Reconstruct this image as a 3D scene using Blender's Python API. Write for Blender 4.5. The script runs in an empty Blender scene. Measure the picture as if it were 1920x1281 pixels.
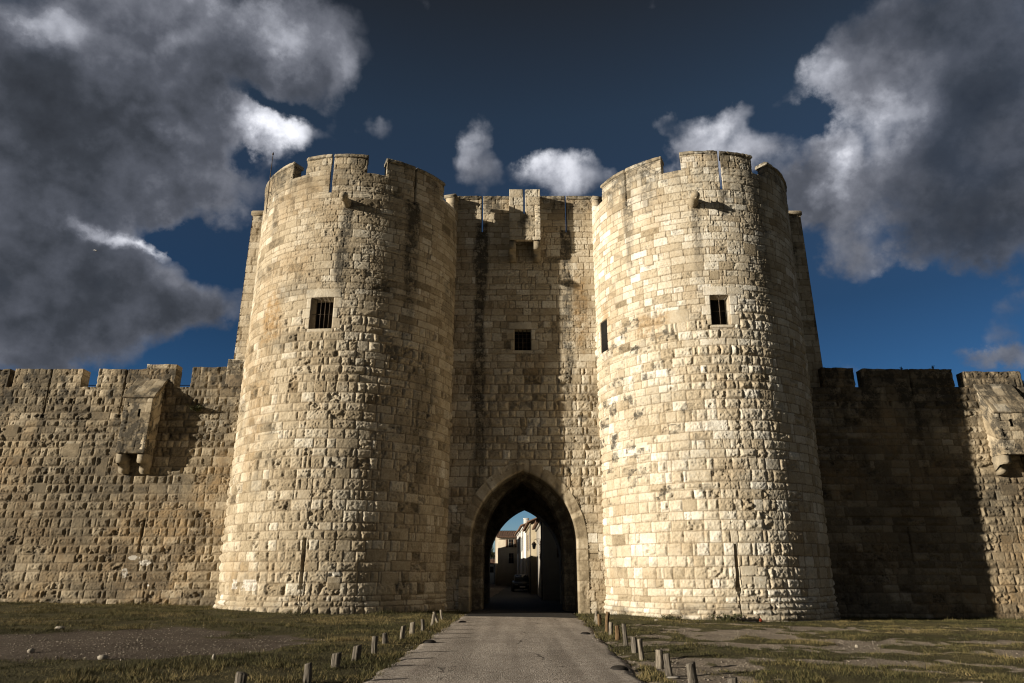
import bpy, math, random
import numpy as np
from mathutils import Vector, Matrix

# ------------------------------------------------------------------ camera, light, exposure
scene = bpy.context.scene
COL = scene.collection
R_ = math.radians
SUN_AZ, SUN_EL = 24.0, 11.2          # degrees in front of -X, degrees above the horizon
sun_dir = Vector((-math.cos(R_(SUN_AZ)) * math.cos(R_(SUN_EL)), -math.sin(R_(SUN_AZ)) * math.cos(R_(SUN_EL)), math.sin(R_(SUN_EL))))

cam_d = bpy.data.cameras.new('camera')
cam = bpy.data.objects.new('camera', cam_d)
COL.objects.link(cam)
cam.location = (0, 0, 1.65)
cam.rotation_euler = (R_(90 + 18.42), 0, 0)
cam_d.sensor_width = 36
cam_d.lens = 24.375
cam_d.clip_end = 5000
scene.camera = cam

sl = bpy.data.lights.new('sun', 'SUN')
sl.energy = 5.0
sl.angle = R_(0.5)
sl.color = (1.0, 0.905, 0.76)
so = bpy.data.objects.new('sun', sl)
COL.objects.link(so)
so.rotation_euler = sun_dir.to_track_quat('Z', 'Y').to_euler()

scene.view_settings.view_transform = 'Standard'
scene.view_settings.look = 'None'
scene.view_settings.gamma = 1
scene.view_settings.exposure = 0.55
scene.cycles.pixel_filter_type = 'BLACKMAN_HARRIS'
scene.cycles.filter_width = 1.15

# clouds: azimuth (from +Y to +X), elevation, half widths, tilt (degrees), weight
SKY_GRADE = [(0, (1.05, 1.35, 2.2)), (0.07, (0.6, 0.9, 1.4)), (0.2, (0.24, 0.5, 0.84)), (0.33, (0.22, 0.37, 0.55)), (0.52, (0.42, 0.46, 0.53)), (0.6, (0.46, 0.47, 0.49)), (0.76, (0.44, 0.3, 0.23)), (1, (0.5, 0.3, 0.2))]
CLOUD_BODY = [(-37.07, 33.66, 18.77, 11.39, 0.0, 1.2), (-26.57, 38.21, 16.64, 8.05, 0.0, 1.1), (-19.41, 40.8, 9.33, 5.46, 0.0, 0.8), (-36.72, 27.57, 12.58, 7.53, 0.0, 1.1),
    (-19.93, 37.73, 6.64, 4.25, 0.0, 0.55), (-29.64, 31.82, 11.03, 5.58, 0.0, 0.8), (-22.05, 33.02, 6.25, 2.94, 0.0, 0.85), (-37.0, 24.15, 10.96, 4.93, 0.0, 0.9),
    (-28.64, 28.59, 7.48, 3.84, 0.0, 0.45), (-25.11, 28.55, 6.86, 4.46, 0.0, 0.75), (-35.02, 19.39, 13.98, 7.42, 0.0, 1.2), (-27.11, 19.33, 9.13, 4.27, 0.0, 0.9),
    (-34.89, 15.28, 9.62, 4.16, 0.0, 0.9), (-37.42, 21.44, 6.3, 3.59, 0.0, 0.5), (-2.81, 33.66, 3.92, 4.72, 0.0, 0.62), (5.54, 31.92, 7.37, 3.98, 0.0, 1.1),
    (14.6, 36.22, 3.45, 1.73, 0.0, 0.5), (17.1, 34.51, 3.63, 2.98, 0.0, 0.42), (21.9, 35.08, 4.61, 1.92, 0.0, 0.46), (19.2, 32.4, 8.75, 3.01, 0.0, 0.5),
    (22.66, 31.01, 4.98, 2.48, 0.0, 0.45), (35.01, 36.15, 12.08, 7.16, 0.0, 1.1), (39.43, 30.31, 10.37, 11.36, 0.0, 1.2), (30.91, 35.97, 7.56, 5.74, 0.0, 0.85),
    (32.95, 26.76, 9.93, 7.9, 0.0, 1.1), (27.79, 28.38, 6.54, 5.33, 0.0, 0.7), (37.64, 22.49, 8.26, 4.47, 0.0, 1.0), (26.9, 22.99, 3.94, 3.0, 0.0, 0.55),
    (31.65, 21.85, 2.91, 2.16, 0.0, 0.6), (28.23, 21.54, 5.72, 2.73, 0.0, 0.5), (26.61, 26.25, 4.04, 4.46, 0.0, 0.4), (36.5, 13.82, 3.8, 1.45, 0.0, 0.95),
    (27.28, 32.59, 3.66, 2.83, 0.0, -0.75), (25.53, 29.85, 2.64, 1.47, 0.0, -0.4), (-23.65, 34.54, 7.31, 1.53, 0.0, -0.9), (-24.31, 30.3, 3.24, 1.77, 0.0, -0.6),
    (-29.83, 24.2, 3.79, 2.04, 0.0, -0.6), (-27.92, 24.39, 2.94, 1.97, 0.0, -0.2), (-26.44, 16.2, 4.76, 3.03, 0.0, -0.6), (-24.73, 30.21, 3.22, 2.46, 0.0, -0.35),
    (4.8, 39.74, 28.52, 7.8, 0.0, -0.7), (1.02, 33.07, 2.6, 3.16, 0.0, -0.4)]
CLOUD_LIT = [(-39.4, 35.62, 4.61, 2.81, 0.0, 0.7), (-23.2, 40.07, 10.64, 4.03, 0.0, 0.7), (-22.29, 33.06, 6.23, 2.69, 0.0, 1.0), (-33.37, 23.32, 5.7, 1.13, 0.0, 0.75),
    (-29.28, 23.25, 2.37, 0.98, 0.0, 0.95), (5.56, 32.54, 7.07, 3.69, 0.0, 0.8), (29.23, 36.06, 5.72, 4.93, 0.0, 0.55), (31.6, 30.54, 8.11, 3.91, 45.0, 0.75),
    (34.49, 31.4, 3.17, 3.55, 0.0, 0.35), (21.43, 31.83, 9.62, 3.97, 0.0, 0.45), (28.94, 25.77, 3.87, 3.4, 0.0, 0.2), (19.51, 34.72, 8.87, 2.94, 0.0, 0.3),
    (-2.56, 34.28, 4.59, 4.17, 0.0, 0.12), (31.3, 21.92, 3.16, 2.17, 0.0, 0.3), (36.82, 13.91, 3.4, 1.35, 0.0, 0.25), (-29.5, 31.09, 3.5, 2.11, 0.0, 0.3),
    (-16.53, 37.9, 3.75, 2.88, 0.0, 0.2), (-30.3, 37.05, 2.58, 1.75, 0.0, 0.3)]
CLOUD_DARK = [(-36.04, 29.26, 14.68, 6.64, 0.0, 0.4), (-35.59, 18.89, 12.94, 6.91, 0.0, 0.45), (38.64, 26.97, 5.95, 9.11, 0.0, 0.45), (-27.05, 18.93, 9.12, 4.02, 0.0, 0.4),
    (40.09, 32.9, 6.41, 5.31, 0.0, 0.25), (-33.69, 26.75, 11.6, 2.77, 0.0, 0.2), (34.17, 23.77, 8.61, 3.25, 0.0, 0.25)]
CLOUD_RAMP = [(0, (0.019, 0.0215, 0.027)), (0.2, (0.033, 0.0375, 0.047)), (0.38, (0.064, 0.07, 0.087)), (0.55, (0.13, 0.137, 0.162)), (0.75, (0.31, 0.32, 0.36)), (1, (0.72, 0.73, 0.78))]

world = bpy.data.worlds.new('World')
scene.world = world
world.use_nodes = True
WT = world.node_tree
WT.nodes.clear()


class NB:
    """tiny node-building helper"""
    def __init__(self, tree): self.t = tree
    def n(self, kind, **kw):
        nd = self.t.nodes.new(kind)
        for k, v in kw.items(): setattr(nd, k, v)
        return nd
    def put(self, sock, v):
        if isinstance(v, bpy.types.NodeSocket): self.t.links.new(v, sock)
        elif v is not None: sock.default_value = v
    def math(self, op, a, b=None, c=None, clamp=False):
        nd = self.n('ShaderNodeMath', operation=op, use_clamp=clamp)
        for i, v in enumerate((a, b, c)): self.put(nd.inputs[i], v)
        return nd.outputs[0]
    def vec(self, op, a, b=None, scale=None):
        nd = self.n('ShaderNodeVectorMath', operation=op)
        self.put(nd.inputs[0], a)
        if b is not None: self.put(nd.inputs[1], b)
        if scale is not None: self.put(nd.inputs['Scale'], scale)
        return nd.outputs['Value'] if op in ('LENGTH', 'DOT_PRODUCT') else nd.outputs[0]
    def noise(self, v, scale, detail=4, rough=.5, out='Fac', dist=0.0):
        nd = self.n('ShaderNodeTexNoise')
        self.put(nd.inputs['Vector'], v)
        nd.inputs['Scale'].default_value = scale
        nd.inputs['Detail'].default_value = detail
        nd.inputs['Roughness'].default_value = rough
        nd.inputs['Distortion'].default_value = dist
        return nd.outputs[out]
    def ramp(self, v, stops, smooth=False):
        nd = self.n('ShaderNodeValToRGB')
        el = nd.color_ramp.elements
        while len(el) < len(stops): el.new(0.5)
        for e, (p, c) in zip(el, stops):
            e.position = p
            e.color = (*c, 1) if len(c) == 3 else c
        if smooth: nd.color_ramp.interpolation = 'EASE'
        self.put(nd.inputs[0], v)
        return nd.outputs[0]
    def mix(self, f, a, b, mode='MIX'):
        nd = self.n('ShaderNodeMix', data_type='RGBA', blend_type=mode)
        self.put(nd.inputs[0], f)
        self.put(nd.inputs[6], (*a, 1) if isinstance(a, tuple) and len(a) == 3 else a)
        self.put(nd.inputs[7], (*b, 1) if isinstance(b, tuple) and len(b) == 3 else b)
        return nd.outputs[2]
    def mrange(self, v, a, b, c=0.0, d=1.0, smooth=True):
        nd = self.n('ShaderNodeMapRange', interpolation_type='SMOOTHSTEP' if smooth else 'LINEAR')
        for i, x in enumerate((v, a, b, c, d)): self.put(nd.inputs[i], x)
        return nd.outputs[0]


def build_sky():
    w = NB(WT)
    geo = w.n('ShaderNodeNewGeometry')
    tc = w.n('ShaderNodeTexCoord')
    N = w.vec('NORMALIZE', tc.outputs['Generated'])
    sep = w.n('ShaderNodeSeparateXYZ')
    w.put(sep.inputs[0], N)
    x, y, z = sep.outputs
    az = w.math('ARCTAN2', x, y)
    el = w.math('ARCSINE', z)
    # clear sky: Nishita, deepened the way a polarised blue sky is
    sky = w.n('ShaderNodeTexSky', sky_type='NISHITA')
    sky.sun_disc = False
    sky.sun_elevation = R_(SUN_EL)
    sky.sun_rotation = math.atan2(sun_dir.x, sun_dir.y)
    sky.air_density = 1.0
    sky.dust_density = 0.4
    sky.ozone_density = 2.0
    nis = w.mix(1.0, sky.outputs[0], (.05, .05, .05), 'MULTIPLY')
    eld = w.math('DIVIDE', el, R_(60))
    grad = w.ramp(eld, SKY_GRADE)
    clear = w.mix(1.0, nis, grad, 'MULTIPLY')
    # cloud density in direction space
    warp = w.vec('SUBTRACT', w.noise(N, 5.5, 9, .62, 'Color'), (.5, .5, .5))
    comb = w.n('ShaderNodeCombineXYZ')
    w.put(comb.inputs[0], az)
    w.put(comb.inputs[1], el)
    P = w.vec('ADD', comb.outputs[0], w.vec('SCALE', warp, scale=.16))

    def field(blobs):
        tot = None
        for (a, e, ra, re, rot, wt) in blobs:
            m = w.n('ShaderNodeMapping', vector_type='TEXTURE')
            w.put(m.inputs[0], P)
            m.inputs['Location'].default_value = (R_(a), R_(e), 0)
            m.inputs['Rotation'].default_value = (0, 0, R_(rot))
            m.inputs['Scale'].default_value = (R_(ra), R_(re), 1)
            d = w.vec('LENGTH', m.outputs[0])
            v = w.mrange(d, 1.0, 0.0, 0.0, wt)
            tot = v if tot is None else w.math('ADD', tot, v)
        return tot
    # heaped, cauliflower-like lumps at three sizes over a soft fractal
    wv = w.vec('ADD', N, w.vec('SCALE', w.vec('SUBTRACT', w.noise(N, 9.0, 5, .6, 'Color'), (.5, .5, .5)), scale=.085))
    fa = w.noise(N, 5.5, 10, .57)
    f1 = w.math('MULTIPLY', fa, .70)
    for sc, wt in ((9.0, .26), (20.0, .15), (45.0, .08)):
        vo = w.n('ShaderNodeTexVoronoi', feature='F1')
        w.put(vo.inputs['Vector'], wv)
        vo.inputs['Scale'].default_value = sc
        f1 = w.math('ADD', f1, w.math('MULTIPLY', w.math('SUBTRACT', .62, vo.outputs['Distance']), wt))
    f1 = w.math('ADD', f1, .08)
    f2 = w.noise(w.vec('ADD', N, (-.017, 0.0, .012)), 5.5, 10, .57)
    f3 = w.noise(N, 2.6, 5, .5)
    body = field(CLOUD_BODY)
    # unseen clouds added outside the listed sky, dark to cut the fill light
    front = w.mrange(w.vec('DOT_PRODUCT', N, (0, .82, .57)), .35, .62)
    allround = w.math('MULTIPLY', w.math('SUBTRACT', 1.0, front), 1.3)
    D = w.math('ADD', w.math('ADD', body, allround), w.math('MULTIPLY', w.math('SUBTRACT', f1, .48), 2.6))
    up = w.mrange(el, R_(-1), R_(3))
    alpha = w.math('MULTIPLY', w.math('POWER', w.mrange(D, .27, .98), .75), up)
    alpha = w.math('MULTIPLY', alpha, w.mrange(w.math('ADD', f3, w.math('MULTIPLY', D, .12)), .42, .62, .80, 1.0))
    relief = w.math('MULTIPLY', w.math('ADD', w.math('MULTIPLY', w.math('SUBTRACT', fa, f2), 1.9), w.math('MULTIPLY', w.math('SUBTRACT', f1, fa), .7)), 1.0)
    lit = field(CLOUD_LIT)
    dark = field(CLOUD_DARK)
    f4 = w.noise(N, 13.0, 8, .58)
    thin = w.mrange(D, 1.25, .45, 0.0, .16)
    L = w.math('ADD', w.math('ADD', w.math('MULTIPLY', lit, w.math('ADD', w.math('MULTIPLY', f1, 1.3), .35)), thin),
               w.math('ADD', relief, .30))
    L = w.math('SUBTRACT', L, w.math('MULTIPLY', dark, .6))
    L = w.math('ADD', L, w.math('ADD', w.math('MULTIPLY', w.math('SUBTRACT', f3, .5), .75), w.math('MULTIPLY', w.math('SUBTRACT', f4, .5), .9)))
    L = w.math('SUBTRACT', L, w.math('MULTIPLY', w.math('SUBTRACT', 1.0, front), .38))  # the added unseen clouds are darkened so they give less fill
    ccol = w.ramp(w.math('MULTIPLY', w.math('ADD', L, .35), .6, clamp=True), CLOUD_RAMP)
    skyc = w.mix(alpha, clear, ccol)
    # below the horizon: the dull earth beyond the ground sheet
    low = w.mrange(el, R_(-3), R_(0))
    fin = w.mix(low, (.035, .03, .022), skyc)
    bg = w.n('ShaderNodeBackground')
    w.put(bg.inputs[0], fin)
    bg.inputs[1].default_value = 1.0
    out = w.n('ShaderNodeOutputWorld')
    WT.links.new(bg.outputs[0], out.inputs[0])
    world.cycles.sampling_method = 'MANUAL'
    world.cycles.sample_map_resolution = 512


build_sky()


# ------------------------------------------------------------------ helpers
def tag(o, label=None, cat=None, group=None, kind=None):
    if label: o['label'] = label
    if cat: o['category'] = cat
    if group: o['group'] = group
    if kind: o['kind'] = kind
    return o


def thing(name, label, cat, loc=(0, 0, 0), rotz=0.0, group=None):
    o = bpy.data.objects.new(name, None)
    o.empty_display_size = .3
    COL.objects.link(o)
    o.location = loc
    o.rotation_euler = (0, 0, rotz)
    return tag(o, label, cat, group)


def obj(name, me, mats, parent=None):
    o = bpy.data.objects.new(name, me)
    COL.objects.link(o)
    if parent: o.parent = parent
    for m in (mats if isinstance(mats, (list, tuple)) else [mats]): me.materials.append(m)
    if mats is M_STONE and 'mas' not in me.attributes:
        me.attributes.new('mas', 'FLOAT_COLOR', 'POINT').data.foreach_set('color', np.tile([.42, 0, .4, 0], len(me.vertices)).astype(np.float32))
    return o


def raw_mesh(name, V, F, attr=None, smooth=False, mat_index=None):
    """V (n,3) array, F (m,3|4) array or list of arrays of those; attr: (n,4) point colour 'mas'"""
    me = bpy.data.meshes.new(name)
    V = np.asarray(V, np.float32)
    Fs = F if isinstance(F, list) else [F]
    Fs = [np.asarray(f, np.int32) for f in Fs if len(f)]
    me.vertices.add(len(V))
    me.vertices.foreach_set('co', V.ravel())
    idx = np.concatenate([f.ravel() for f in Fs])
    tot = np.concatenate([np.full(len(f), f.shape[1], np.int32) for f in Fs])
    st = np.concatenate([[0], np.cumsum(tot)[:-1]]).astype(np.int32)
    me.loops.add(len(idx))
    me.loops.foreach_set('vertex_index', idx)
    me.polygons.add(len(tot))
    me.polygons.foreach_set('loop_start', st)
    me.polygons.foreach_set('loop_total', tot)
    if smooth: me.polygons.foreach_set('use_smooth', np.ones(len(tot), bool))
    if mat_index is not None: me.polygons.foreach_set('material_index', np.asarray(mat_index, np.int32))
    me.update(calc_edges=True)
    if attr is not None:
        a = me.attributes.new('mas', 'FLOAT_COLOR', 'POINT')
        a.data.foreach_set('color', np.asarray(attr, np.float32).ravel())
    return me


class MB:
    """collects simple solids and links them as one mesh"""
    def __init__(self): self.V = []; self.F3 = []; self.F4 = []; self.n = 0
    def add(self, V, F):
        V = np.asarray(V, float)
        for f in F:
            f = [i + self.n for i in f]
            if len(f) == 3: self.F3.append(f)
            elif len(f) == 4: self.F4.append(f)
            else:
                for k in range(1, len(f) - 1): self.F3.append([f[0], f[k], f[k + 1]])
        self.V.append(V)
        self.n += len(V)
        return self
    def box(self, x0, x1, y0, y1, z0, z1, M=None):
        V = np.array([[x, y, z] for z in (z0, z1) for y in (y0, y1) for x in (x0, x1)], float)
        if M is not None: V = np.array([(M @ Vector(v))[:] for v in V])
        return self.add(V, [(0, 2, 3, 1), (4, 5, 7, 6), (0, 1, 5, 4), (2, 6, 7, 3), (0, 4, 6, 2), (1, 3, 7, 5)])
    def bbox(self, x0, x1, y0, y1, z0, z1, b=.02, M=None):
        """box with chamfered vertical and top edges"""
        pts = [(x0 + b, y0), (x1 - b, y0), (x1, y0 + b), (x1, y1 - b), (x1 - b, y1), (x0 + b, y1), (x0, y1 - b), (x0, y0 + b)]
        cx, cy = (x0 + x1) / 2, (y0 + y1) / 2
        ins = [(cx + (px - cx) * (1 - 2 * b / max(x1 - x0, 1e-6)), cy + (py - cy) * (1 - 2 * b / max(y1 - y0, 1e-6))) for px, py in pts]
        rings = [[(px, py, z0) for px, py in pts], [(px, py, z1 - b) for px, py in pts], [(px, py, z1) for px, py in ins]]
        return self.loft(rings, M)
    def loft(self, rings, M=None, cap=True):
        k = len(rings[0])
        V = np.array([p for r in rings for p in r], float)
        if M is not None: V = np.array([(M @ Vector(v))[:] for v in V])
        F = []
        for i in range(len(rings) - 1):
            for j in range(k):
                a, b = i * k + j, i * k + (j + 1) % k
                F.append((a, b, b + k, a + k))
        if cap:
            F.append(tuple(reversed(range(k))))
            F.append(tuple(range((len(rings) - 1) * k, len(rings) * k)))
        return self.add(V, F)
    def tube(self, pts, r, seg=8, cap=True):
        pts = [Vector(p) for p in pts]
        rr = r if isinstance(r, (list, tuple)) else [r] * len(pts)
        rings = []
        ref = None
        for i, p in enumerate(pts):
            t = (pts[min(i + 1, len(pts) - 1)] - pts[max(i - 1, 0)]).normalized()
            if ref is None:
                ref = t.orthogonal().normalized()
            ref = (ref - t * ref.dot(t)).normalized()
            b = t.cross(ref)
            rings.append([(p + (ref * math.cos(2 * math.pi * j / seg) + b * math.sin(2 * math.pi * j / seg)) * rr[i])[:] for j in range(seg)])
        return self.loft(rings, None, cap)
    def build(self, name, mat, parent=None, smooth=False):
        V = np.concatenate(self.V)
        me = raw_mesh(name, V, [np.array(self.F4, np.int32).reshape(-1, 4), np.array(self.F3, np.int32).reshape(-1, 3)], smooth=smooth)
        return obj(name, me, mat, parent)


TAB = np.random.default_rng(5).random((256, 256))


def vnoise(x, y, s=0):
    xi = np.floor(x).astype(np.int64); yi = np.floor(y).astype(np.int64)
    fx = x - xi; fy = y - yi
    fx = fx * fx * (3 - 2 * fx); fy = fy * fy * (3 - 2 * fy)
    a = (xi + s * 37) & 255; b = (yi + s * 91) & 255
    a1 = (a + 1) & 255; b1 = (b + 1) & 255
    return (TAB[a, b] * (1 - fx) + TAB[a1, b] * fx) * (1 - fy) + (TAB[a, b1] * (1 - fx) + TAB[a1, b1] * fx) * fy


def fbm(x, y, s=0, o=4, g=.5):
    t = 0; a = 1; n = 0
    for i in range(o):
        t = t + a * vnoise(x * 2 ** i + 13.7 * i, y * 2 ** i + 5.1 * i, s + i)
        n += a; a *= g
    return t / n


def sstep(a, b, x):
    t = np.clip((x - a) / (b - a), 0, 1)
    return t * t * (3 - 2 * t)


def gz(x):
    """lie of the land: falls gently to the right"""
    return -.0165 * np.clip(x, -40, 40)


# ------------------------------------------------------------------ materials
def material(name):
    m = bpy.data.materials.new(name)
    m.use_nodes = True
    t = m.node_tree
    t.nodes.clear()
    b = NB(t)
    p = b.n('ShaderNodeBsdfPrincipled')
    o = b.n('ShaderNodeOutputMaterial')
    t.links.new(p.outputs[0], o.inputs[0])
    p.inputs['Roughness'].default_value = .92
    p.inputs['Specular IOR Level'].default_value = .15
    return m, b, p


def bump(b, p, h, strength=.5, dist=.02):
    nd = b.n('ShaderNodeBump')
    nd.inputs['Strength'].default_value = strength
    nd.inputs['Distance'].default_value = dist
    b.put(nd.inputs['Height'], h)
    b.put(p.inputs['Normal'], nd.outputs[0])


def stone_material(name, warm=0.0):
    m, b, p = material(name)
    at = b.n('ShaderNodeAttribute', attribute_name='mas')
    sp = b.n('ShaderNodeSeparateColor')
    b.put(sp.inputs[0], at.outputs['Color'])
    tone, joint, stain = sp.outputs
    ochre = at.outputs['Alpha']
    co = b.n('ShaderNodeTexCoord').outputs['Object']
    n1 = b.noise(co, 11, 6, .62)
    n2 = b.noise(co, .55, 4, .55)
    n3 = b.noise(co, 3.1, 5, .6)
    n4 = b.noise(co, 34, 3, .6)
    t = b.math('ADD', tone, b.math('MULTIPLY', b.math('SUBTRACT', n1, .5), .6))
    t = b.math('ADD', t, b.math('MULTIPLY', b.math('SUBTRACT', n2, .5), .7))
    t = b.math('ADD', t, b.math('MULTIPLY', b.math('SUBTRACT', n3, .5), .5), clamp=True)
    base = b.ramp(t, [(0, (.20, .16, .105)), (.22, (.35, .285, .19)), (.5, (.485, .408, .29)), (.78, (.61, .545, .425)), (1, (.76, .715, .615))])
    white = b.math('MULTIPLY', b.math('SUBTRACT', ochre, 1.0, clamp=True), b.mrange(n3, .36, .46), clamp=True)
    och = b.math('MULTIPLY', b.math('MULTIPLY', ochre, b.math('SUBTRACT', 1.0, white)), b.mrange(n3, .30, .62), clamp=True)
    och = b.math('MULTIPLY', och, b.math('LESS_THAN', ochre, 1.01))
    base = b.mix(och, base, (.34, .225, .11))
    mort = b.mix(n1, (.13, .095, .06), (.30, .235, .155))
    base = b.mix(b.math('MULTIPLY', joint, .8), base, mort)
    st = b.math('MULTIPLY', stain, b.mrange(b.math('ADD', n3, b.math('MULTIPLY', b.math('SUBTRACT', n1, .5), .7)), .30, .60, .25, 1.15), clamp=True)
    base = b.mix(b.math('MULTIPLY', st, .90), base, (.05, .045, .036))
    base = b.mix(b.math('MULTIPLY', white, .8), base, (.62, .58, .51))
    b.put(p.inputs['Base Color'], base)
    h = b.math('ADD', b.math('MULTIPLY', n1, .7), b.math('MULTIPLY', n4, .4))
    bump(b, p, h, .7, .03)
    return m


def plain_material(name, c1, c2, scale=8, rough=.9, bumps=.0, metal=0.0):
    m, b, p = material(name)
    co = b.n('ShaderNodeTexCoord').outputs['Object']
    n = b.noise(co, scale, 6, .6)
    b.put(p.inputs['Base Color'], b.mix(b.mrange(n, .3, .7), c1, c2))
    p.inputs['Roughness'].default_value = rough
    p.inputs['Metallic'].default_value = metal
    if bumps: bump(b, p, n, bumps, .02)
    return m


M_STONE = None
M_STONE = stone_material('weathered_limestone')
M_DARK = plain_material('painted_interior_shade', (.010, .009, .008), (.018, .016, .013))  # near-black plate colour, stands in for the shade inside openings
M_IRON = plain_material('old_iron', (.06, .05, .04), (.15, .105, .07), 20, .7, .2, .3)
M_STEEL = plain_material('weathered_steel', (.16, .15, .14), (.26, .24, .22), 9, .55, .0, .6)


def wood_material(name, c1, c2):
    m, b, p = material(name)
    co = b.n('ShaderNodeTexCoord').outputs['Object']
    mp = b.n('ShaderNodeMapping')
    b.put(mp.inputs[0], co)
    mp.inputs['Scale'].default_value = (1, 1, .08)
    n = b.noise(mp.outputs[0], 55, 5, .6)
    n2 = b.noise(co, 7, 4, .6)
    c = b.mix(b.mrange(n, .32, .66), c1, c2)
    c = b.mix(b.mrange(n2, .55, .75, 0, .6), c, (.09, .085, .07))
    b.put(p.inputs['Base Color'], c)
    bump(b, p, n, .8, .02)
    return m


M_WOOD_GREY = wood_material('grey_weathered_wood', (.055, .047, .038), (.20, .175, .14))
M_WOOD_TAN = wood_material('tan_wood', (.075, .047, .024), (.20, .13, .068))
M_WOOD_PALE = wood_material('pale_wood', (.10, .085, .065), (.30, .26, .20))


def ground_material():
    m, b, p = material('gravelly_soil')
    at = b.n('ShaderNodeAttribute', attribute_name='mas')
    sp = b.n('ShaderNodeSeparateColor')
    b.put(sp.inputs[0], at.outputs['Color'])
    g = sp.outputs[0]
    co = b.n('ShaderNodeTexCoord').outputs['Object']
    n1 = b.noise(co, 24, 6, .7)
    n2 = b.noise(co, 1.6, 5, .6)
    vo = b.n('ShaderNodeTexVoronoi')
    b.put(vo.inputs['Vector'], co)
    vo.inputs['Scale'].default_value = 16
    grav = b.ramp(b.math('ADD', b.math('MULTIPLY', n1, .7), b.math('MULTIPLY', n2, .4)), [(.25, (.11, .09, .068)), (.55, (.26, .215, .165)), (.8, (.42, .36, .29))])
    grav = b.mix(b.math('MULTIPLY', b.mrange(vo.outputs['Distance'], .25, .0), .35), grav, (.42, .38, .32))
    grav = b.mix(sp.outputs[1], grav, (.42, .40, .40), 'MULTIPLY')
    soil = b.ramp(n1, [(.3, (.045, .04, .02)), (.55, (.085, .075, .035)), (.75, (.15, .12, .06))])
    b.put(p.inputs['Base Color'], b.mix(b.mrange(b.math('ADD', g, b.math('MULTIPLY', b.math('SUBTRACT', n1, .5), .6)), .3, .6), grav, soil))
    bump(b, p, b.math('ADD', n1, b.math('MULTIPLY', vo.outputs['Distance'], .6)), 1.0, .05)
    return m


def road_material():
    m, b, p = material('pale_chip_asphalt')
    co = b.n('ShaderNodeTexCoord').outputs['Object']
    vo = b.n('ShaderNodeTexVoronoi')
    b.put(vo.inputs['Vector'], co)
    vo.inputs['Scale'].default_value = 30
    n1 = b.noise(co, 30, 5, .7)
    n2 = b.noise(co, .5, 5, .6)
    n3 = b.noise(co, 4, 5, .65)
    sc = b.n('ShaderNodeSeparateColor')
    b.put(sc.inputs[0], vo.outputs['Color'])
    t = b.math('ADD', b.math('MULTIPLY', sc.outputs[0], .75), b.math('MULTIPLY', n1, .3))
    c = b.ramp(t, [(.12, (.20, .165, .13)), (.36, (.40, .345, .29)), (.7, (.53, .465, .395)), (1, (.70, .63, .55))])
    mp = b.n('ShaderNodeMapping')
    b.put(mp.inputs[0], co)
    mp.inputs['Scale'].default_value = (1.3, .06, 1)
    c = b.mix(b.mrange(b.noise(mp.outputs[0], 1.6, 4, .5), .38, .66, .0, .42), c, (.15, .125, .10))
    c = b.mix(b.mrange(n2, .35, .7, .0, .34), c, (.15, .125, .10))
    c = b.mix(b.mrange(n3, .60, .70, .0, .5), c, (.13, .11, .09))
    vc = b.n('ShaderNodeTexVoronoi', feature='DISTANCE_TO_EDGE')
    b.put(vc.inputs['Vector'], b.vec('ADD', co, b.vec('SCALE', b.noise(co, 1.2, 4, .6, 'Color'), scale=.9)))
    vc.inputs['Scale'].default_value = .33
    crack = b.math('MULTIPLY', b.mrange(vc.outputs['Distance'], .012, .002), b.mrange(n2, .50, .58))
    c = b.mix(b.math('MULTIPLY', crack, .8), c, (.05, .042, .035))
    b.put(p.inputs['Base Color'], c)
    bump(b, p, b.math('ADD', b.math('MULTIPLY', vo.outputs['Distance'], 1.0), n1), .7, .012)
    return m


def grass_material():
    m, b, p = material('dry_grass')
    at = b.n('ShaderNodeAttribute', attribute_name='mas')
    sp = b.n('ShaderNodeSeparateColor')
    b.put(sp.inputs[0], at.outputs['Color'])
    c = b.ramp(sp.outputs[0], [(0, (.030, .032, .012)), (.4, (.070, .066, .026)), (.7, (.15, .122, .05)), (1, (.28, .21, .10))])
    b.put(p.inputs['Base Color'], c)
    p.inputs['Roughness'].default_value = .8
    return m


M_GROUND = ground_material()
M_ROAD = road_material()
M_GRASS = grass_material()


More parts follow.
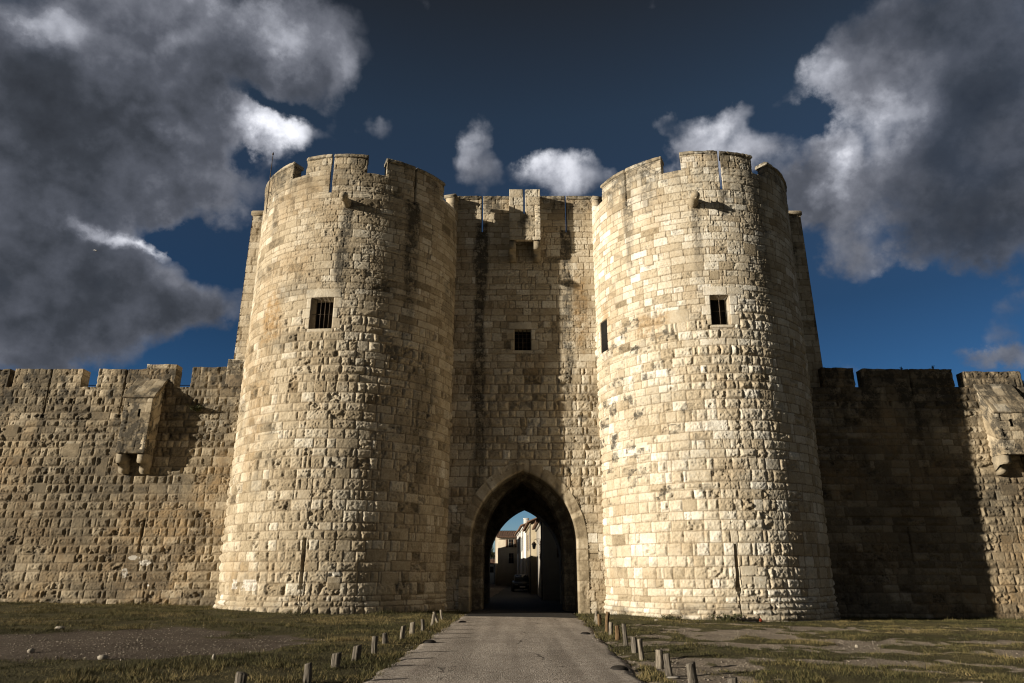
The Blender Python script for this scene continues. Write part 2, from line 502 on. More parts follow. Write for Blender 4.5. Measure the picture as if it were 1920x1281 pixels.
# ------------------------------------------------------------------ masonry
class Bond:
    """coursed masonry over a (u, z) sheet"""
    def __init__(self, seed, u0, u1, z0, z1, course=(.30, .49), width=(.30, .95), thin=()):
        rng = np.random.default_rng(seed)
        self.seed = seed
        zb = [z0]
        while zb[-1] < z1:
            h = rng.uniform(*course)
            for (a, b, k) in thin:
                if a <= zb[-1] < b: h *= k
            zb.append(zb[-1] + h)
        self.zb = np.array(zb)
        self.u0 = u0 - 2
        allb = []
        for c in range(len(zb)):
            us = [rng.uniform(0, .6)]
            wmax = width[1] * rng.choice([.65, .85, 1.0, 1.15])
            while us[-1] < (u1 - u0) + 4:
                us.append(us[-1] + (rng.uniform(width[0], wmax) if rng.random() < .86 else rng.uniform(.6, .9) * width[0]))
            allb.append(np.array([-1] + us) + c * 1000.0)
        self.all = np.concatenate(allb)
        n = len(self.all)
        self.tone = np.clip(rng.normal(.52, .15, n), 0, 1)
        self.pick = rng.random(n)
        self.amp = rng.uniform(.45, 1.0, n)
        self.off = rng.normal(0, 1, n)
        self.mar = rng.uniform(.026, .064, n)
        self.rx = rng.uniform(-1, 1, n)
        self.rz = rng.uniform(-1, 1, n)

    def eval(self, u, z, rough, boss=.085, rects=(), jw=.020):
        """rough: 0..1 array (smooth ashlar .. bossed blocks) -> height, tone, joint, pit"""
        s = self.seed
        uw = u + .05 * (fbm(u * 1.1, z * 1.6, s) - .5)
        zw = z + .055 * (fbm(u * .7, z * .9, s + 3) - .5) + .018 * (vnoise(u * 5, z * 5, s + 9) - .5)
        ci = np.clip(np.searchsorted(self.zb, zw, 'right') - 1, 0, len(self.zb) - 2)
        z0 = self.zb[ci]; z1 = self.zb[ci + 1]
        key = ci * 1000.0 + (uw - self.u0)
        bi = np.clip(np.searchsorted(self.all, key, 'right') - 1, 0, len(self.all) - 2)
        b0 = self.all[bi] - ci * 1000.0 + self.u0
        b1 = self.all[bi + 1] - ci * 1000.0 + self.u0
        dx = np.minimum(uw - b0, b1 - uw); dz = np.minimum(zw - z0, z1 - zw)
        rel_u = (uw - b0) / np.maximum(b1 - b0, .01) - .5
        rel_z = (zw - z0) / np.maximum(z1 - z0, .01) - .5
        tone = self.tone[bi].copy(); pick = self.pick[bi]; amp = self.amp[bi].copy(); mar = self.mar[bi]
        flat = np.zeros_like(u, bool); hole = np.zeros_like(u); patch = np.zeros_like(u)
        for r in rects:
            ru0, ru1, rz0, rz1, kind, val = r
            ins = (u > ru0) & (u < ru1) & (z > rz0) & (z < rz1)
            if kind == 'hole':
                hole[ins] = val
                continue
            ddx = np.minimum(u - ru0, ru1 - u); ddz = np.minimum(z - rz0, rz1 - z)
            dx = np.where(ins, ddx, dx); dz = np.where(ins, ddz, dz)
            flat |= ins
            if kind == 'flat': tone = np.where(ins, val, tone)
            if kind == 'patch':
                patch[ins] = 1
                tone = np.where(ins, val, tone)
        d = np.minimum(dx, dz)
        k = .03
        hh = np.clip(.5 + .5 * (dx - dz) / k, 0, 1)
        d = np.minimum(d, dx * (1 - hh) + dz * hh - k * hh * (1 - hh))
        dn = d + .014 * (vnoise(u * 16, z * 16, s + 5) - .5)
        joint = 1 - sstep(jw * .45, jw * 1.25, dn)
        bossy = rough * (pick > .14) * (~flat)
        t = np.clip((dn - mar) / .075, 0, 1)
        sh = t * (2 - t)
        n1 = fbm(u * 5, z * 5, s + 11, 3); n2 = fbm(u * 15, z * 15, s + 15, 3)
        tilt = rel_u * self.rx[bi] * .9 + rel_z * self.rz[bi] * .9
        zone = .45 + .75 * sstep(.32, .62, fbm(u * .33, z * .4, s + 41, 3))
        h = zone * bossy * boss * amp * sh * np.clip(.42 + 1.0 * n1 + tilt * .55, .05, 1.6)
        h = h + bossy * sh * (n2 - .5) * .055
        h = h + (1 - bossy) * (~flat) * ((n2 - .5) * .018 + tilt * .012)
        h = h + flat * (n2 - .5) * .008
        h = h + self.off[bi] * .006 * (~flat)
        # weathered hollows
        wea = (pick > .86) * (~flat) * sstep(.46, .66, fbm(u * 4.5, z * 6.5, s + 21, 3)) * sstep(.0, .06, d)
        pits = sstep(.70, .78, vnoise(u * 17, z * 17, s + 31)) * (vnoise(u * 1.3, z * 1.3, s + 33) > .42) * (~flat)
        bed = (1 - rough) * (pick < .28) * sstep(.55, .75, vnoise(u * 3.2, z * 24, s + 37)) * (~flat)
        h = h - wea * (.03 + .05 * rough) - pits * .018 - bed * .022
        h = h - joint * (.020 + .006 * rough)
        pit = np.clip(wea * .6 + pits * .35 + bed * .3 + bossy * sh * sstep(.50, .75, n2) * .40 * sstep(.35, .6, fbm(u * .5, z * .6, s + 43, 3)), 0, 1)  # dirt in hollows; boss faces also darkened for the shadows of their roughness
        tone = np.where(pick > .95, tone - .22, tone)
        h = np.where(hole > 0, -hole, h)
        joint = np.where(hole > 0, 0, joint) * (1 - .7 * patch)
        return h, tone, joint, pit


def lines(a, b, step, extra=()):
    """sample lines with a pair of close lines on either side of every hole edge"""
    n = max(2, int(round((b - a) / step)) + 1)
    L = np.linspace(a, b, n)
    E = []
    for e in extra:
        if a < e < b: E += [e - .004, e + .004]
    if E:
        E = np.array(E)
        keep = np.min(np.abs(L[:, None] - E[None, :]), 1) > .007
        keep[0] = keep[-1] = True
        L = np.sort(np.concatenate([L[keep], E]))
    return L


def grid_faces(nu, nz, base=0, flip=False):
    i, j = np.meshgrid(np.arange(nu - 1), np.arange(nz - 1), indexing='ij')
    a = (i * nz + j).ravel() + base
    f = np.stack([a, a + nz, a + nz + 1, a + 1], 1)
    return f[:, ::-1] if flip else f


def sheet(name, us, zs, surf, posfn, mat, parent, thick=None, drop=None, ragged=0.0, splay=(0, 0)):
    """displaced masonry face; thick closes it into a slab. surf(u,z)->h,attr(4). posfn(u,z,off)->xyz"""
    nu, nz = len(us), len(zs)
    U, Z = np.meshgrid(us, zs, indexing='ij')
    u, z = U.ravel(), Z.ravel()
    h, at = surf(u, z)
    zz = z.copy()
    if ragged:
        top = sstep(zs[0] + .6 * (zs[-1] - zs[0]), zs[-1], z)
        zz = z + top * ragged * (fbm(u * 3.0, z * 0 + 3.3, 71, 4) - .55) * 2
    V = posfn(u, zz, h)
    F = grid_faces(nu, nz)
    if drop is not None:
        keep = ~drop((u[F].mean(1)), (z[F].mean(1)))
        F = F[keep]
    Fs = [F]
    if thick is not None:
        tt = (u - us[0]) / (us[-1] - us[0])
        V2 = posfn(us[0] + splay[0] + tt * (us[-1] - us[0] - splay[0] - splay[1]), zz, np.full_like(h, -thick))
        n = len(V)
        V = np.concatenate([V, V2]); at = np.concatenate([at, at])
        Fs.append(grid_faces(nu, nz, n, True))
        I = lambda i, j: i * nz + j
        b = np.concatenate([[I(i, 0) for i in range(nu)], [I(nu - 1, j) for j in range(1, nz)], [I(i, nz - 1) for i in range(nu - 2, -1, -1)], [I(0, j) for j in range(nz - 2, 0, -1)]])
        b2 = np.roll(b, -1)
        Fs.append(np.stack([b2, b, b + n, b2 + n], 1))
    me = raw_mesh(name, V, Fs, at)
    return obj(name, me, mat, parent)


STEP = .029


def surf_of(bond, roughfn, stainfn, boss=.085, rects=(), ochrefn=None, jw=.020, tone_shift=0.0):
    def f(u, z):
        h, tone, joint, pit = bond.eval(u, z, roughfn(u, z), boss, rects, jw)
        st = np.clip(stainfn(u, z) + pit * .55, 0, 1)
        oc = np.clip(ochrefn(u, z), 0, 2) if ochrefn else np.zeros_like(u)
        return h, np.stack([np.clip(tone + tone_shift, 0, 1), joint, st, oc], 1)
    return f


def hole_edges(rects):
    return [v for r in rects if r[4] == 'hole' for v in r[:2]], [v for r in rects if r[4] == 'hole' for v in r[2:4]]


def blob(u, z, cu, cz, ru, rz, s=0, n=.5):
    d = np.hypot((u - cu) / ru, (z - cz) / rz) + n * (fbm(u * 1.6, z * 1.6, 40 + s) - .5) * 2
    return 1 - sstep(.45, 1.05, d)


def streak(u, z, cu, ztop, zbot, w, s=0):
    """dirt run down from a slit or spout"""
    t = np.clip((ztop - z) / (ztop - zbot), 0, 1)
    du = np.abs(u - cu - .12 * (fbm(z * .7, z * 0 + s, 50 + s) - .5) * 2)
    ww = w * (.55 + .75 * fbm(z * .9, u * 0, 52 + s)) * (1 - .35 * t)
    return (1 - sstep(.45 * ww, 1.15 * ww, du)) * (z < ztop) * (z > zbot) * (1 - .55 * t) * sstep(.15, .45, fbm(u * 2.5, z * .8, 55 + s) + .15)


def top_grime(u, z, z0, z1, s=0, amt=.8):
    k = sstep(z0, z1, z + 1.3 * (fbm(u * 1.4, z * .35, 60 + s) - .5) * 2)
    return amt * k * sstep(.33, .58, fbm(u * 1.7, z * 1.1, 63 + s, 5))


# ------------------------------------------------------------------ round towers
H_TOP, H_CREN, H_FLOOR = 20.42, 19.52, 18.40


def round_tower(cx, cy, R, seed, label, rects, ochre, stainx, trans, merlons, slits, gargoyle, windows, taper=.10, lean=.0):
    T = thing('round_tower', label, 'tower', (cx, cy, 0))
    bond = Bond(seed, -R * math.pi, R * math.pi, -1.0, 21, thin=((-1, .75, .62), (12.5, 21, .84)), width=(.26, .98))

    def roughfn(u, z):
        return 1 - sstep(trans - .5, trans + .5, z + 1.6 * (fbm(u * .9, z * .9, seed) - .5))

    def stainfn(u, z):
        s = top_grime(u, z, 17.6, 20.6, seed, .85) * .9
        s = np.maximum(s, .65 * (1 - sstep(.0, .8, z + .5 * (fbm(u, z, seed + 2) - .5))) * sstep(.4, .6, fbm(u * 1.5, z * 2, seed + 4)))
        s = np.maximum(s, (.40 if seed == 11 else .2) * sstep(.60, .74, fbm(u * .8, z * .8, seed + 6, 5)))
        return np.maximum(s, stainx(u, z))
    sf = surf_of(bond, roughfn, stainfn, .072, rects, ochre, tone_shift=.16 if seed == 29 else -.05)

    def pos(u, z, off):
        t = np.clip(1 - z / 20, 0, 1.1)
        r = R + off + .13 * (1 - sstep(-.3, .9, z)) - taper * t
        a = u / R
        return np.stack([r * np.sin(a) - lean * t, -r * np.cos(a), z], 1)
    eu, ez = hole_edges(rects)
    A = R_(112) * R
    us = np.concatenate([np.linspace(-math.pi * R, -A, 40)[:-1], lines(-A, A, STEP, eu), np.linspace(A, math.pi * R, 40)[1:]])
    zs = lines(-.6, H_FLOOR, STEP, ez)
    sheet('shaft', us, zs, sf, pos, M_STONE, T)
    # roof deck inside the parapet
    mb = MB()
    ring = [((R - .3) * math.cos(a), (R - .3) * math.sin(a)) for a in np.linspace(0, 2 * math.pi, 49)[:-1]]
    mb.loft([[(x, y, H_FLOOR - .35) for x, y in ring], [(x, y, H_FLOOR - .02) for x, y in ring]])
    mb.build('roof_deck', M_STONE, T)
    # parapet ring, broken by the arrow slits
    gap = .055
    cuts = sorted(slits)
    edges = [-math.pi * R] + [c for c in cuts] + [math.pi * R]
    for i in range(len(edges) - 1):
        a = edges[i] + (gap if i > 0 else 0); b = edges[i + 1] - (gap if i < len(edges) - 2 else 0)
        sheet('parapet', lines(a, b, STEP if b - a < 12 else .06), lines(H_FLOOR, H_CREN, STEP), sf, pos, M_STONE, T, thick=.52, splay=(.24 if i > 0 and abs(edges[i]) < 1 else 0, .24 if i < len(edges) - 2 and abs(edges[i + 1]) < 1 else 0))
    cop = Bond(seed + 50, -R * math.pi, R * math.pi, 18, 23, course=(3, 3), width=(.7, 1.2))
    csf = surf_of(cop, lambda u, z: np.full_like(u, .25), lambda u, z: np.clip(.62 + 1.2 * (fbm(u * 1.2, z * 2, seed + 8) - .5), 0, 1), .05)
    for (a, b) in merlons:
        ins = [c for c in cuts if a < c < b]
        ed = [a] + ins + [b]
        root = None
        for i in range(len(ed) - 1):
            p = ed[i] + (gap if i > 0 else 0); q = ed[i + 1] - (gap if i < len(ed) - 2 else 0)
            spl = (.24 if i and abs(ed[i]) < 1 else 0, .24 if i < len(ed) - 2 and abs(ed[i + 1]) < 1 else 0)
            o = sheet('merlon', lines(p, q, STEP), lines(H_CREN, H_TOP - .13, STEP), sf, pos, M_STONE, T, thick=.5, splay=spl)
            e0 = .03 if i == 0 else 0; e1 = .03 if i == len(ed) - 2 else 0
            posc = lambda u, z, off: pos(u, z, np.where(off < -.2, off - .04, off + .055 - .5 * np.clip(z - (H_TOP - .04), 0, 1)))
            c = sheet('coping', lines(p - e0, q + e1, .04), lines(H_TOP - .13, H_TOP + .05, .03), csf, posc, M_STONE, T, thick=.56, ragged=.02, splay=spl)
            c.parent = o
    for (u0, u1, z0, z1, dep, nbar) in windows:
        window_fill(T, lambda u, z, off: pos(np.array([u]), np.array([z]), np.array([off]))[0], u0, u1, z0, z1, dep, nbar)
    if gargoyle:
        u, z, l, tilt = gargoyle
        make_gargoyle(T, u / R, R, z, l, tilt)
    return T


def window_fill(parent, P, u0, u1, z0, z1, dep, nbar, cross=1):
    """near-black panel painted in for the unlit room behind the opening, and the iron bars in it"""
    w = MB()
    e = .02
    q = [P(u0 - e, z0 - e, -dep + .03), P(u1 + e, z0 - e, -dep + .03), P(u1 + e, z1 + e, -dep + .03), P(u0 - e, z1 + e, -dep + .03)]
    q2 = [P(u0 - e, z0 - e, -dep - .03), P(u1 + e, z0 - e, -dep - .03), P(u1 + e, z1 + e, -dep - .03), P(u0 - e, z1 + e, -dep - .03)]
    w.loft([q2, q])
    o = w.build('window', M_DARK, parent)
    g = MB()
    for k in range(nbar if dep > .3 else 0):
        u = u0 + (k + 1) * (u1 - u0) / (nbar + 1)
        g.tube([P(u, z0 - .02, -.17), P(u, z1 + .02, -.17)], .017, 6)
    for k in range(cross):
        z = z0 + (k + 1) * (z1 - z0) / (cross + 1)
        g.tube([P(u0 - .02, z, -.19), P(u1 + .02, z, -.19)], .011, 6)
    if g.V: g.build('grille', M_IRON, o)


def make_gargoyle(parent, a, R, z, length, tilt):
    """projecting waterspout carved as a crouching beast: body, head with jaw and ears"""
    o_ = Vector((math.sin(a), -math.cos(a), 0)); s_ = Vector((math.cos(a), math.sin(a), 0)); up = Vector((0, 0, 1))
    o_ = (o_ + s_ * tilt).normalized()
    s_ = up.cross(o_).normalized() * -1
    base = Vector((R * math.sin(a), -R * math.cos(a), z))
    rng = random.Random(int(z * 100))
    m = MB()
    prof = [(-.15, .22, .26, 0), (.0, .22, .26, 0), (.15, .20, .23, -.01), (.32, .165, .18, -.02), (.48, .15, .155, .0), (.58, .19, .20, .03), (.70, .20, .21, .05), (.82, .165, .16, .04), (.92, .10, .09, .01)]
    rings = []
    for (t, w, h, dz) in prof:
        c = base + o_ * (t * length / .92) + up * dz
        rings.append([(c + s_ * (w * math.cos(q) * (1 + .12 * rng.uniform(-1, 1))) + up * (h * math.sin(q) * (1 + .12 * rng.uniform(-1, 1))))[:] for q in np.linspace(0, 2 * math.pi, 13)[:-1]])
    m.loft(rings)
    L = length / .92
    for sg in (-1, 1):
        c = base + o_ * (.62 * L) + s_ * (.11 * sg) + up * .18
        m.loft([[(c + o_ * .05 * math.cos(q) + s_ * .035 * math.sin(q))[:] for q in np.linspace(0, 6.283, 7)[:-1]], [(c + up * .12 + o_ * (-.03 + .012 * math.cos(q)) + s_ * .012 * math.sin(q))[:] for q in np.linspace(0, 6.283, 7)[:-1]]])
    c = base + o_ * (.80 * L) - up * .13
    m.loft([[(c + o_ * .10 * math.cos(q) + s_ * .07 * math.sin(q))[:] for q in np.linspace(0, 6.283, 9)[:-1]], [(c - up * .05 + o_ * .08 * math.cos(q) + s_ * .05 * math.sin(q))[:] for q in np.linspace(0, 6.283, 9)[:-1]]])
    me = m.build('gargoyle', M_STONE, parent).data


def flat_around(u0, u1, z0, z1, w=.24, lint=.42):
    """dressed stones framing an opening"""
    r = [(u0 - .30, u1 + .34, z1, z1 + lint, 'flat', .72), (u0 - .12, u1 + .1, z0 - .16, z0, 'flat', .66)]
    n = max(2, int((z1 - z0) / .38))
    for k in range(n):
        a = z0 + k * (z1 - z0) / n; b = z0 + (k + 1) * (z1 - z0) / n
        r.append((u0 - w - (.18 if k % 2 else 0), u0, a, b, 'flat', .55 + .2 * ((k * 7) % 3) / 2))
        r.append((u1, u1 + w + (.0 if k % 2 else .16), a, b, 'flat', .6 + .2 * ((k * 5) % 3) / 2))
    return r


RL, RR = 5.18, 5.12
# left tower
lw = (-.93, .08, 11.72, 13.16)
rects_l = flat_around(*lw) + [(*lw, 'hole', .62), (-.32, -.18, 1.12, 2.95, 'hole', .5), (-.36, -.13, 1.02, 1.16, 'hole', .3), (-.25, -.215, -.2, 1.03, 'hole', .07),
    (-3.0, -1.9, 6.9, 7.2, 'patch', .45), (2.6, 3.3, 5.3, 5.8, 'patch', .4), (.75, 1.3, 1.0, 1.5, 'patch', .35), (3.2, 4.1, 2.9, 3.4, 'flat', .45),
    (2.2, 3.1, 2.1, 2.55, 'flat', .42), (3.3, 4.3, 1.7, 2.1, 'flat', .4), (2.9, 3.7, 1.2, 1.66, 'flat', .42), (-4.0, -3.5, 7.7, 8.0, 'patch', .3)]


def stain_l(u, z):
    s = streak(u, z, .35, 17.9, 13.3, .36, 1) * 1.1
    s = np.maximum(s, 1.1 * blob(u, z, .30, 15.0, .40, 1.9, 2, .25))
    s = np.maximum(s, 1.0 * streak(u, z, 3.5, 18.6, 11.5, .6, 3))
    s = np.maximum(s, .55 * blob(u, z, 4.6, 8.5, .8, 5, 4))
    s = np.maximum(s, .8 * streak(u, z, -3.75, 20.4, 16.5, .45, 5))
    s = np.maximum(s, .6 * streak(u, z, -2.5, 19.5, 17.6, .3, 6))
    return s


def ochre_l(u, z):
    o = 1.0 * blob(u, z, -3.1, 12.4, 1.0, 1.6, 7)
    o = np.maximum(o, .42 * sstep(.5, .68, fbm(u * .6, z * .6, 17)) * (u < 0))
    o = np.maximum(o, .55 * blob(u, z, -3.6, 8.5, .9, 3.5, 8))
    w = ((np.abs(u + 2.62) < .40) & (np.abs(z - 1.17) < .21)) | ((np.abs(u + 3.62) < .14) & (np.abs(z - 1.2) < .2))
    return np.where(w, 2.0, o)


TOWER_L = round_tower(-7.93, 33.53, RL, 11, 'round stone tower left of the gate arch, with a thin metal rod at its rim', rects_l, ochre_l, stain_l, 12.4,
    [(-9.4, -2.71), (-1.87, 1.11), (2.02, 5.41), (6.6, 13.5)], [-.51, 3.52], (.30, 17.83, .78, -.08), [(lw[0], lw[1], lw[2], lw[3], .6, 4)])

# right tower
rw = (-.55, .27, 11.80, 13.16)
rw2 = (-6.74, -6.00, 11.66, 13.2)
rects_r = flat_around(*rw) + flat_around(*rw2, .2, .3) + [(*rw, 'hole', .62), (*rw2, 'hole', .12), (-.45, -.31, 1.05, 2.72, 'hole', .5), (-.50, -.26, .95, 1.1, 'hole', .3), (-.40, -.36, -.3, .96, 'hole', .07), (-.43, -.38, .5, .62, 'hole', .12),
    (-4.35, -3.75, 6.6, 6.95, 'patch', .6), (1.2, 1.9, 15.2, 15.75, 'flat', .2), (2.2, 2.6, 14.5, 14.9, 'flat', .18), (-.5, -.05, 13.9, 14.3, 'flat', .12), (-3.4, -2.95, 15.0, 15.5, 'flat', .35),
    (-2.6, -1.5, 12.0, 12.6, 'patch', .42), (-.26, .22, 1.2, 1.52, 'flat', .5), (.22, .80, 1.2, 1.52, 'flat', .62), (-.26, .45, 1.55, 1.9, 'flat', .55), (.2, 1.0, 13.2, 13.55, 'flat', .55)]


def stain_r(u, z):
    s = .75 * streak(u, z, -.9, 17.6, 13.3, .34, 11)
    s = np.maximum(s, .8 * streak(u, z, -4.15, 18.7, 14.6, .42, 12))
    s = np.maximum(s, .9 * streak(u, z, -3.1, 20.2, 17.6, .45, 13))
    s = np.maximum(s, .8 * streak(u, z, .42, 18.5, 16.9, .3, 14))
    s = np.maximum(s, .6 * streak(u, z, 2.3, 19.9, 12.0, .6, 15))
    cells = sstep(.70, .76, vnoise(np.floor(u / .55) * 3.1, np.floor(z / .42) * 5.7, 77)) * sstep(.35, .6, fbm(u * 5, z * 5, 78))
    s = np.maximum(s, .85 * cells * (z < 12.6) * (z > 4.5) * sstep(1.2, -3.5, u))
    return s


def ochre_r(u, z):
    o = .75 * blob(u, z, -6.1, 12.9, .45, 1.8, 17)
    o = np.maximum(o, .75 * blob(u, z, -3.2, 12.1, .8, .8, 18, .8))
    return np.maximum(o, .28 * sstep(.55, .7, fbm(u * .7, z * .7, 19)))


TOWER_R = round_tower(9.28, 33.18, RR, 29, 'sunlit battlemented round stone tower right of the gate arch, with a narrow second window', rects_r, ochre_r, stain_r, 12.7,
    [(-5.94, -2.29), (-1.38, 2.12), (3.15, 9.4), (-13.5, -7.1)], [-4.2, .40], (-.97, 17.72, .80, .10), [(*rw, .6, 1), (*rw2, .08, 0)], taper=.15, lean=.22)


def rim_rail(T, R, u0, u1):
    m = MB()
    m.tube([((R - .55) * math.sin(u / R), -(R - .55) * math.cos(u / R), H_CREN + .12) for u in np.linspace(u0, u1, 6)], .02, 6)
    for u in (u0, u1):
        a = u / R
        m.tube([((R - .55) * math.sin(a), -(R - .55) * math.cos(a), H_FLOOR), ((R - .55) * math.sin(a), -(R - .55) * math.cos(a), H_CREN + .12)], .018, 6)
    m.build('handrail', M_IRON, T)


rim_rail(TOWER_L, RL, 1.0, 2.15)
rim_rail(TOWER_R, RR, -2.4, -1.2)

# lightning rod clamped to the left tower
rod = thing('lightning_rod', 'thin dark metal rod rising from the rim of the left tower', 'rod', (-7.93, 33.53, 18.2))
a = -4.62 / RL
ox, oy = math.sin(a), -math.cos(a)
m = MB()
m.tube([((RL + .10) * ox, (RL + .10) * oy, .1), ((RL + .12) * ox, (RL + .12) * oy, 2.2), ((RL + .12) * ox, (RL + .12) * oy, 3.45)], [.022, .022, .016], 8)
m.build('pole', M_IRON, rod)
m = MB()
m.tube([((RL + .12) * ox, (RL + .12) * oy, 3.44), ((RL + .12) * ox, (RL + .12) * oy, 3.50), ((RL + .12) * ox, (RL + .12) * oy, 3.60)], [.045, .04, .004], 8)
m.build('tip', M_IRON, rod)
for zz in (.4, 1.3):
    m = MB()
    m.tube([((RL - .04) * ox, (RL - .04) * oy, zz), ((RL + .11) * ox, (RL + .11) * oy, zz)], .016, 6)
    m.build('clamp', M_IRON, rod)


# ------------------------------------------------------------------ gatehouse between the towers
def arch_curve(x0, w, zs, za, n=26, zbot=-.4):
    """pointed arch outline, left foot to right foot"""
    rise = za - zs
    c = (rise * rise - w * w) / (2 * w)
    r = w + c
    th = math.acos(max(-1, min(1, c / r)))
    L = []
    for t in np.linspace(0, th, n):
        L.append((x0 + c - r * math.cos(t), zs + r * math.sin(t)))
    Rr = [(2 * x0 - x, z) for x, z in reversed(L[:-1])]
    return [(x0 - w, zbot)] + L + Rr + [(x0 + w, zbot)]


GX, GY = .50, 32.50
GATE = thing('gatehouse', 'flat stone gate wall with a pointed arch between the two round towers', 'gatehouse', (0, 0, 0))
gb = Bond(41, -3.6, 4.8, -.8, 21, thin=((11.2, 21, .86),), width=(.28, .92))
gwin = (.13, .94, 12.03, 13.12)
g_rects = flat_around(*gwin, .22, .36) + [(*gwin, 'hole', .5), (3.05, 3.85, 2.25, 2.62, 'hole', .02), (3.05, 3.85, 2.43, 2.46, 'hole', .09)]


def g_rough(u, z):
    return (1 - sstep(10.5, 11.4, z + 1.0 * (fbm(u, z, 41) - .5))) * sstep(5.6, 6.6, z + .5 * np.abs(u - GX)) * .9


def g_stain(u, z):
    s = 1.15 * streak(u, z, -1.58, 19.0, 2.0, .46, 21)
    s = np.maximum(s, 1.1 * blob(u, z, -1.58, 17.0, .34, 1.8, 22, .25))
    s = np.maximum(s, 1.15 * blob(u, z, 2.82, 17.4, .33, 1.3, 23, .2))
    s = np.maximum(s, .95 * streak(u, z, 2.75, 18.6, 6.0, .36, 24))
    s = np.maximum(s, top_grime(u, z, 18.9, 20.6, 25, .9))
    s = np.maximum(s, .8 * blob(u, z, 3.4, 8.6, .32, .22, 26, .3))
    s = np.maximum(s, .35 * sstep(.58, .72, fbm(u * .9, z * .9, 44, 5)))
    return s


def g_ochre(u, z):
    return np.maximum(.85 * blob(u, z, 3.5, 14.5, .55, 2.6, 27), .4 * sstep(.5, .7, fbm(u * .7, z * .7, 45)))


gs = surf_of(gb, g_rough, g_stain, .075, g_rects, g_ochre)
gpos = lambda u, z, off: np.stack([u, GY - off, z], 1)
GX = .53
outer_b = arch_curve(GX, 2.38 + .28, 2.9, 6.15 + .30)


def inside_poly(poly):
    P = np.array(poly)
    def f(u, z):
        c = np.zeros(len(u), bool)
        j = len(P) - 1
        for i in range(len(P)):
            xi, zi = P[i]; xj, zj = P[j]
            cond = ((zi > z) != (zj > z)) & (u < (xj - xi) * (z - zi) / (zj - zi + 1e-12) + xi)
            c ^= cond
            j = i
        return c
    return f


eu, ez = hole_edges(g_rects)
sheet('facade_wall', lines(-3.3, 4.5, STEP, eu), lines(-.6, 18.5, STEP, ez), gs, gpos, M_STONE, GATE, drop=inside_poly(outer_b))
window_fill(GATE, lambda u, z, off: (u, GY - off, z), *gwin, .47, 3, 4)


def arch_order(name, x0, w, zs, za, ring, y_front, y_back, seed, parent, cham=.05, painted_shade=0.0):
    """voussoir ring with jamb stones, its soffit carried back to y_back"""
    n = 60
    inn = arch_curve(x0, w, zs, za, n)
    out = arch_curve(x0, w + ring, zs, za + ring * 1.08, n)
    # resample jambs and curve finely
    def dens(c):
        c = np.array(c)
        foot0 = np.linspace(c[0], c[1], 90)[:-1]; foot1 = np.linspace(c[-2], c[-1], 90)[1:]
        return np.concatenate([foot0, c[1:-1], foot1])
    A, B = dens(inn), dens(out)
    seg = np.concatenate([[0], np.cumsum(np.hypot(*np.diff(A, axis=0).T))])
    rng = np.random.default_rng(seed)
    br = [0.0]
    while br[-1] < seg[-1]: br.append(br[-1] + (rng.uniform(.40, .52) if br[-1] < 3.6 or br[-1] > seg[-1] - 3.7 else rng.uniform(.26, .33)))
    br = np.array(br)
    bi = np.searchsorted(br, seg, 'right') - 1
    dj = np.minimum(seg - br[bi], br[np.minimum(bi + 1, len(br) - 1)] - seg)
    jo = 1 - sstep(.006, .026, dj)
    tn = np.clip(rng.normal(.36, .15, len(br)), 0, 1)[bi]
    m = 9
    V = []; At = []
    dep = np.linspace(0, y_back - y_front, max(3, int((y_back - y_front) / .25)))
    for k in range(m):                               # front face, from outside to the chamfer
        t = k / (m - 1)
        X = B + (A - B) * t * (1 - cham / ring)
        nn = fbm(X[:, 0] * 9, X[:, 1] * 9, seed, 3)
        y = y_front - .020 + .020 * jo + .022 * (nn - .5) * 2 + .03 * sstep(.60, .72, fbm(X[:, 0] * 4, X[:, 1] * 5, seed + 8, 3))
        V.append(np.stack([X[:, 0], y, X[:, 1]], 1)); At.append(np.stack([tn, jo, np.maximum(painted_shade, .35 * sstep(.5, .7, fbm(X[:, 0], X[:, 1], seed + 3))), 0 * tn], 1))
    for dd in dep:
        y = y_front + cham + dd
        V.append(np.stack([A[:, 0], np.full(len(A), y), A[:, 1]], 1)); At.append(np.stack([tn, jo, np.full_like(tn, max(painted_shade, .30 if dd < .02 else .65)), 0 * tn], 1))  # soffit darker than the face: shade under the arch put into the colour
    rows = len(V)
    V = np.concatenate(V); At = np.concatenate(At)
    F = grid_faces(rows, len(A), 0, False)
    return obj(name, raw_mesh(name, V, F, At), M_STONE, parent)


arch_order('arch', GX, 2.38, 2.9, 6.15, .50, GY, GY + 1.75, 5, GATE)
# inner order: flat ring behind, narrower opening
arch_order('inner_arch', GX + .01, 1.90, 2.9, 5.93, .6, GY + 1.7, GY + 3.4, 6, GATE, .04, .75)  # ring darkened through the stain channel, painting in the shade under the arch


def attr_fill(o, rgba):
    me = o.data
    a_ = me.attributes.get('mas') or me.attributes.new('mas', 'FLOAT_COLOR', 'POINT')
    a_.data.foreach_set('color', np.tile(rgba, len(me.vertices)).astype(np.float32))
    return o


def ring_plate(mb, inn, out, y):
    A = np.array(inn); B = np.array(out)
    n = len(A)
    V = np.concatenate([np.stack([A[:, 0], np.full(n, y), A[:, 1]], 1), np.stack([B[:, 0], np.full(n, y), B[:, 1]], 1)])
    mb.add(V, [(i, i + 1, n + i + 1, n + i) for i in range(n - 1)])


def tunnel(mb, cur, y0, y1, k=8):
    A = np.array(cur)
    n = len(A)
    V = np.concatenate([np.stack([A[:, 0], np.full(n, y), A[:, 1]], 1) for y in np.linspace(y0, y1, k)])
    mb.add(V, [(r * n + i, r * n + i + 1, (r + 1) * n + i + 1, (r + 1) * n + i) for r in range(k - 1) for i in range(n - 1)])


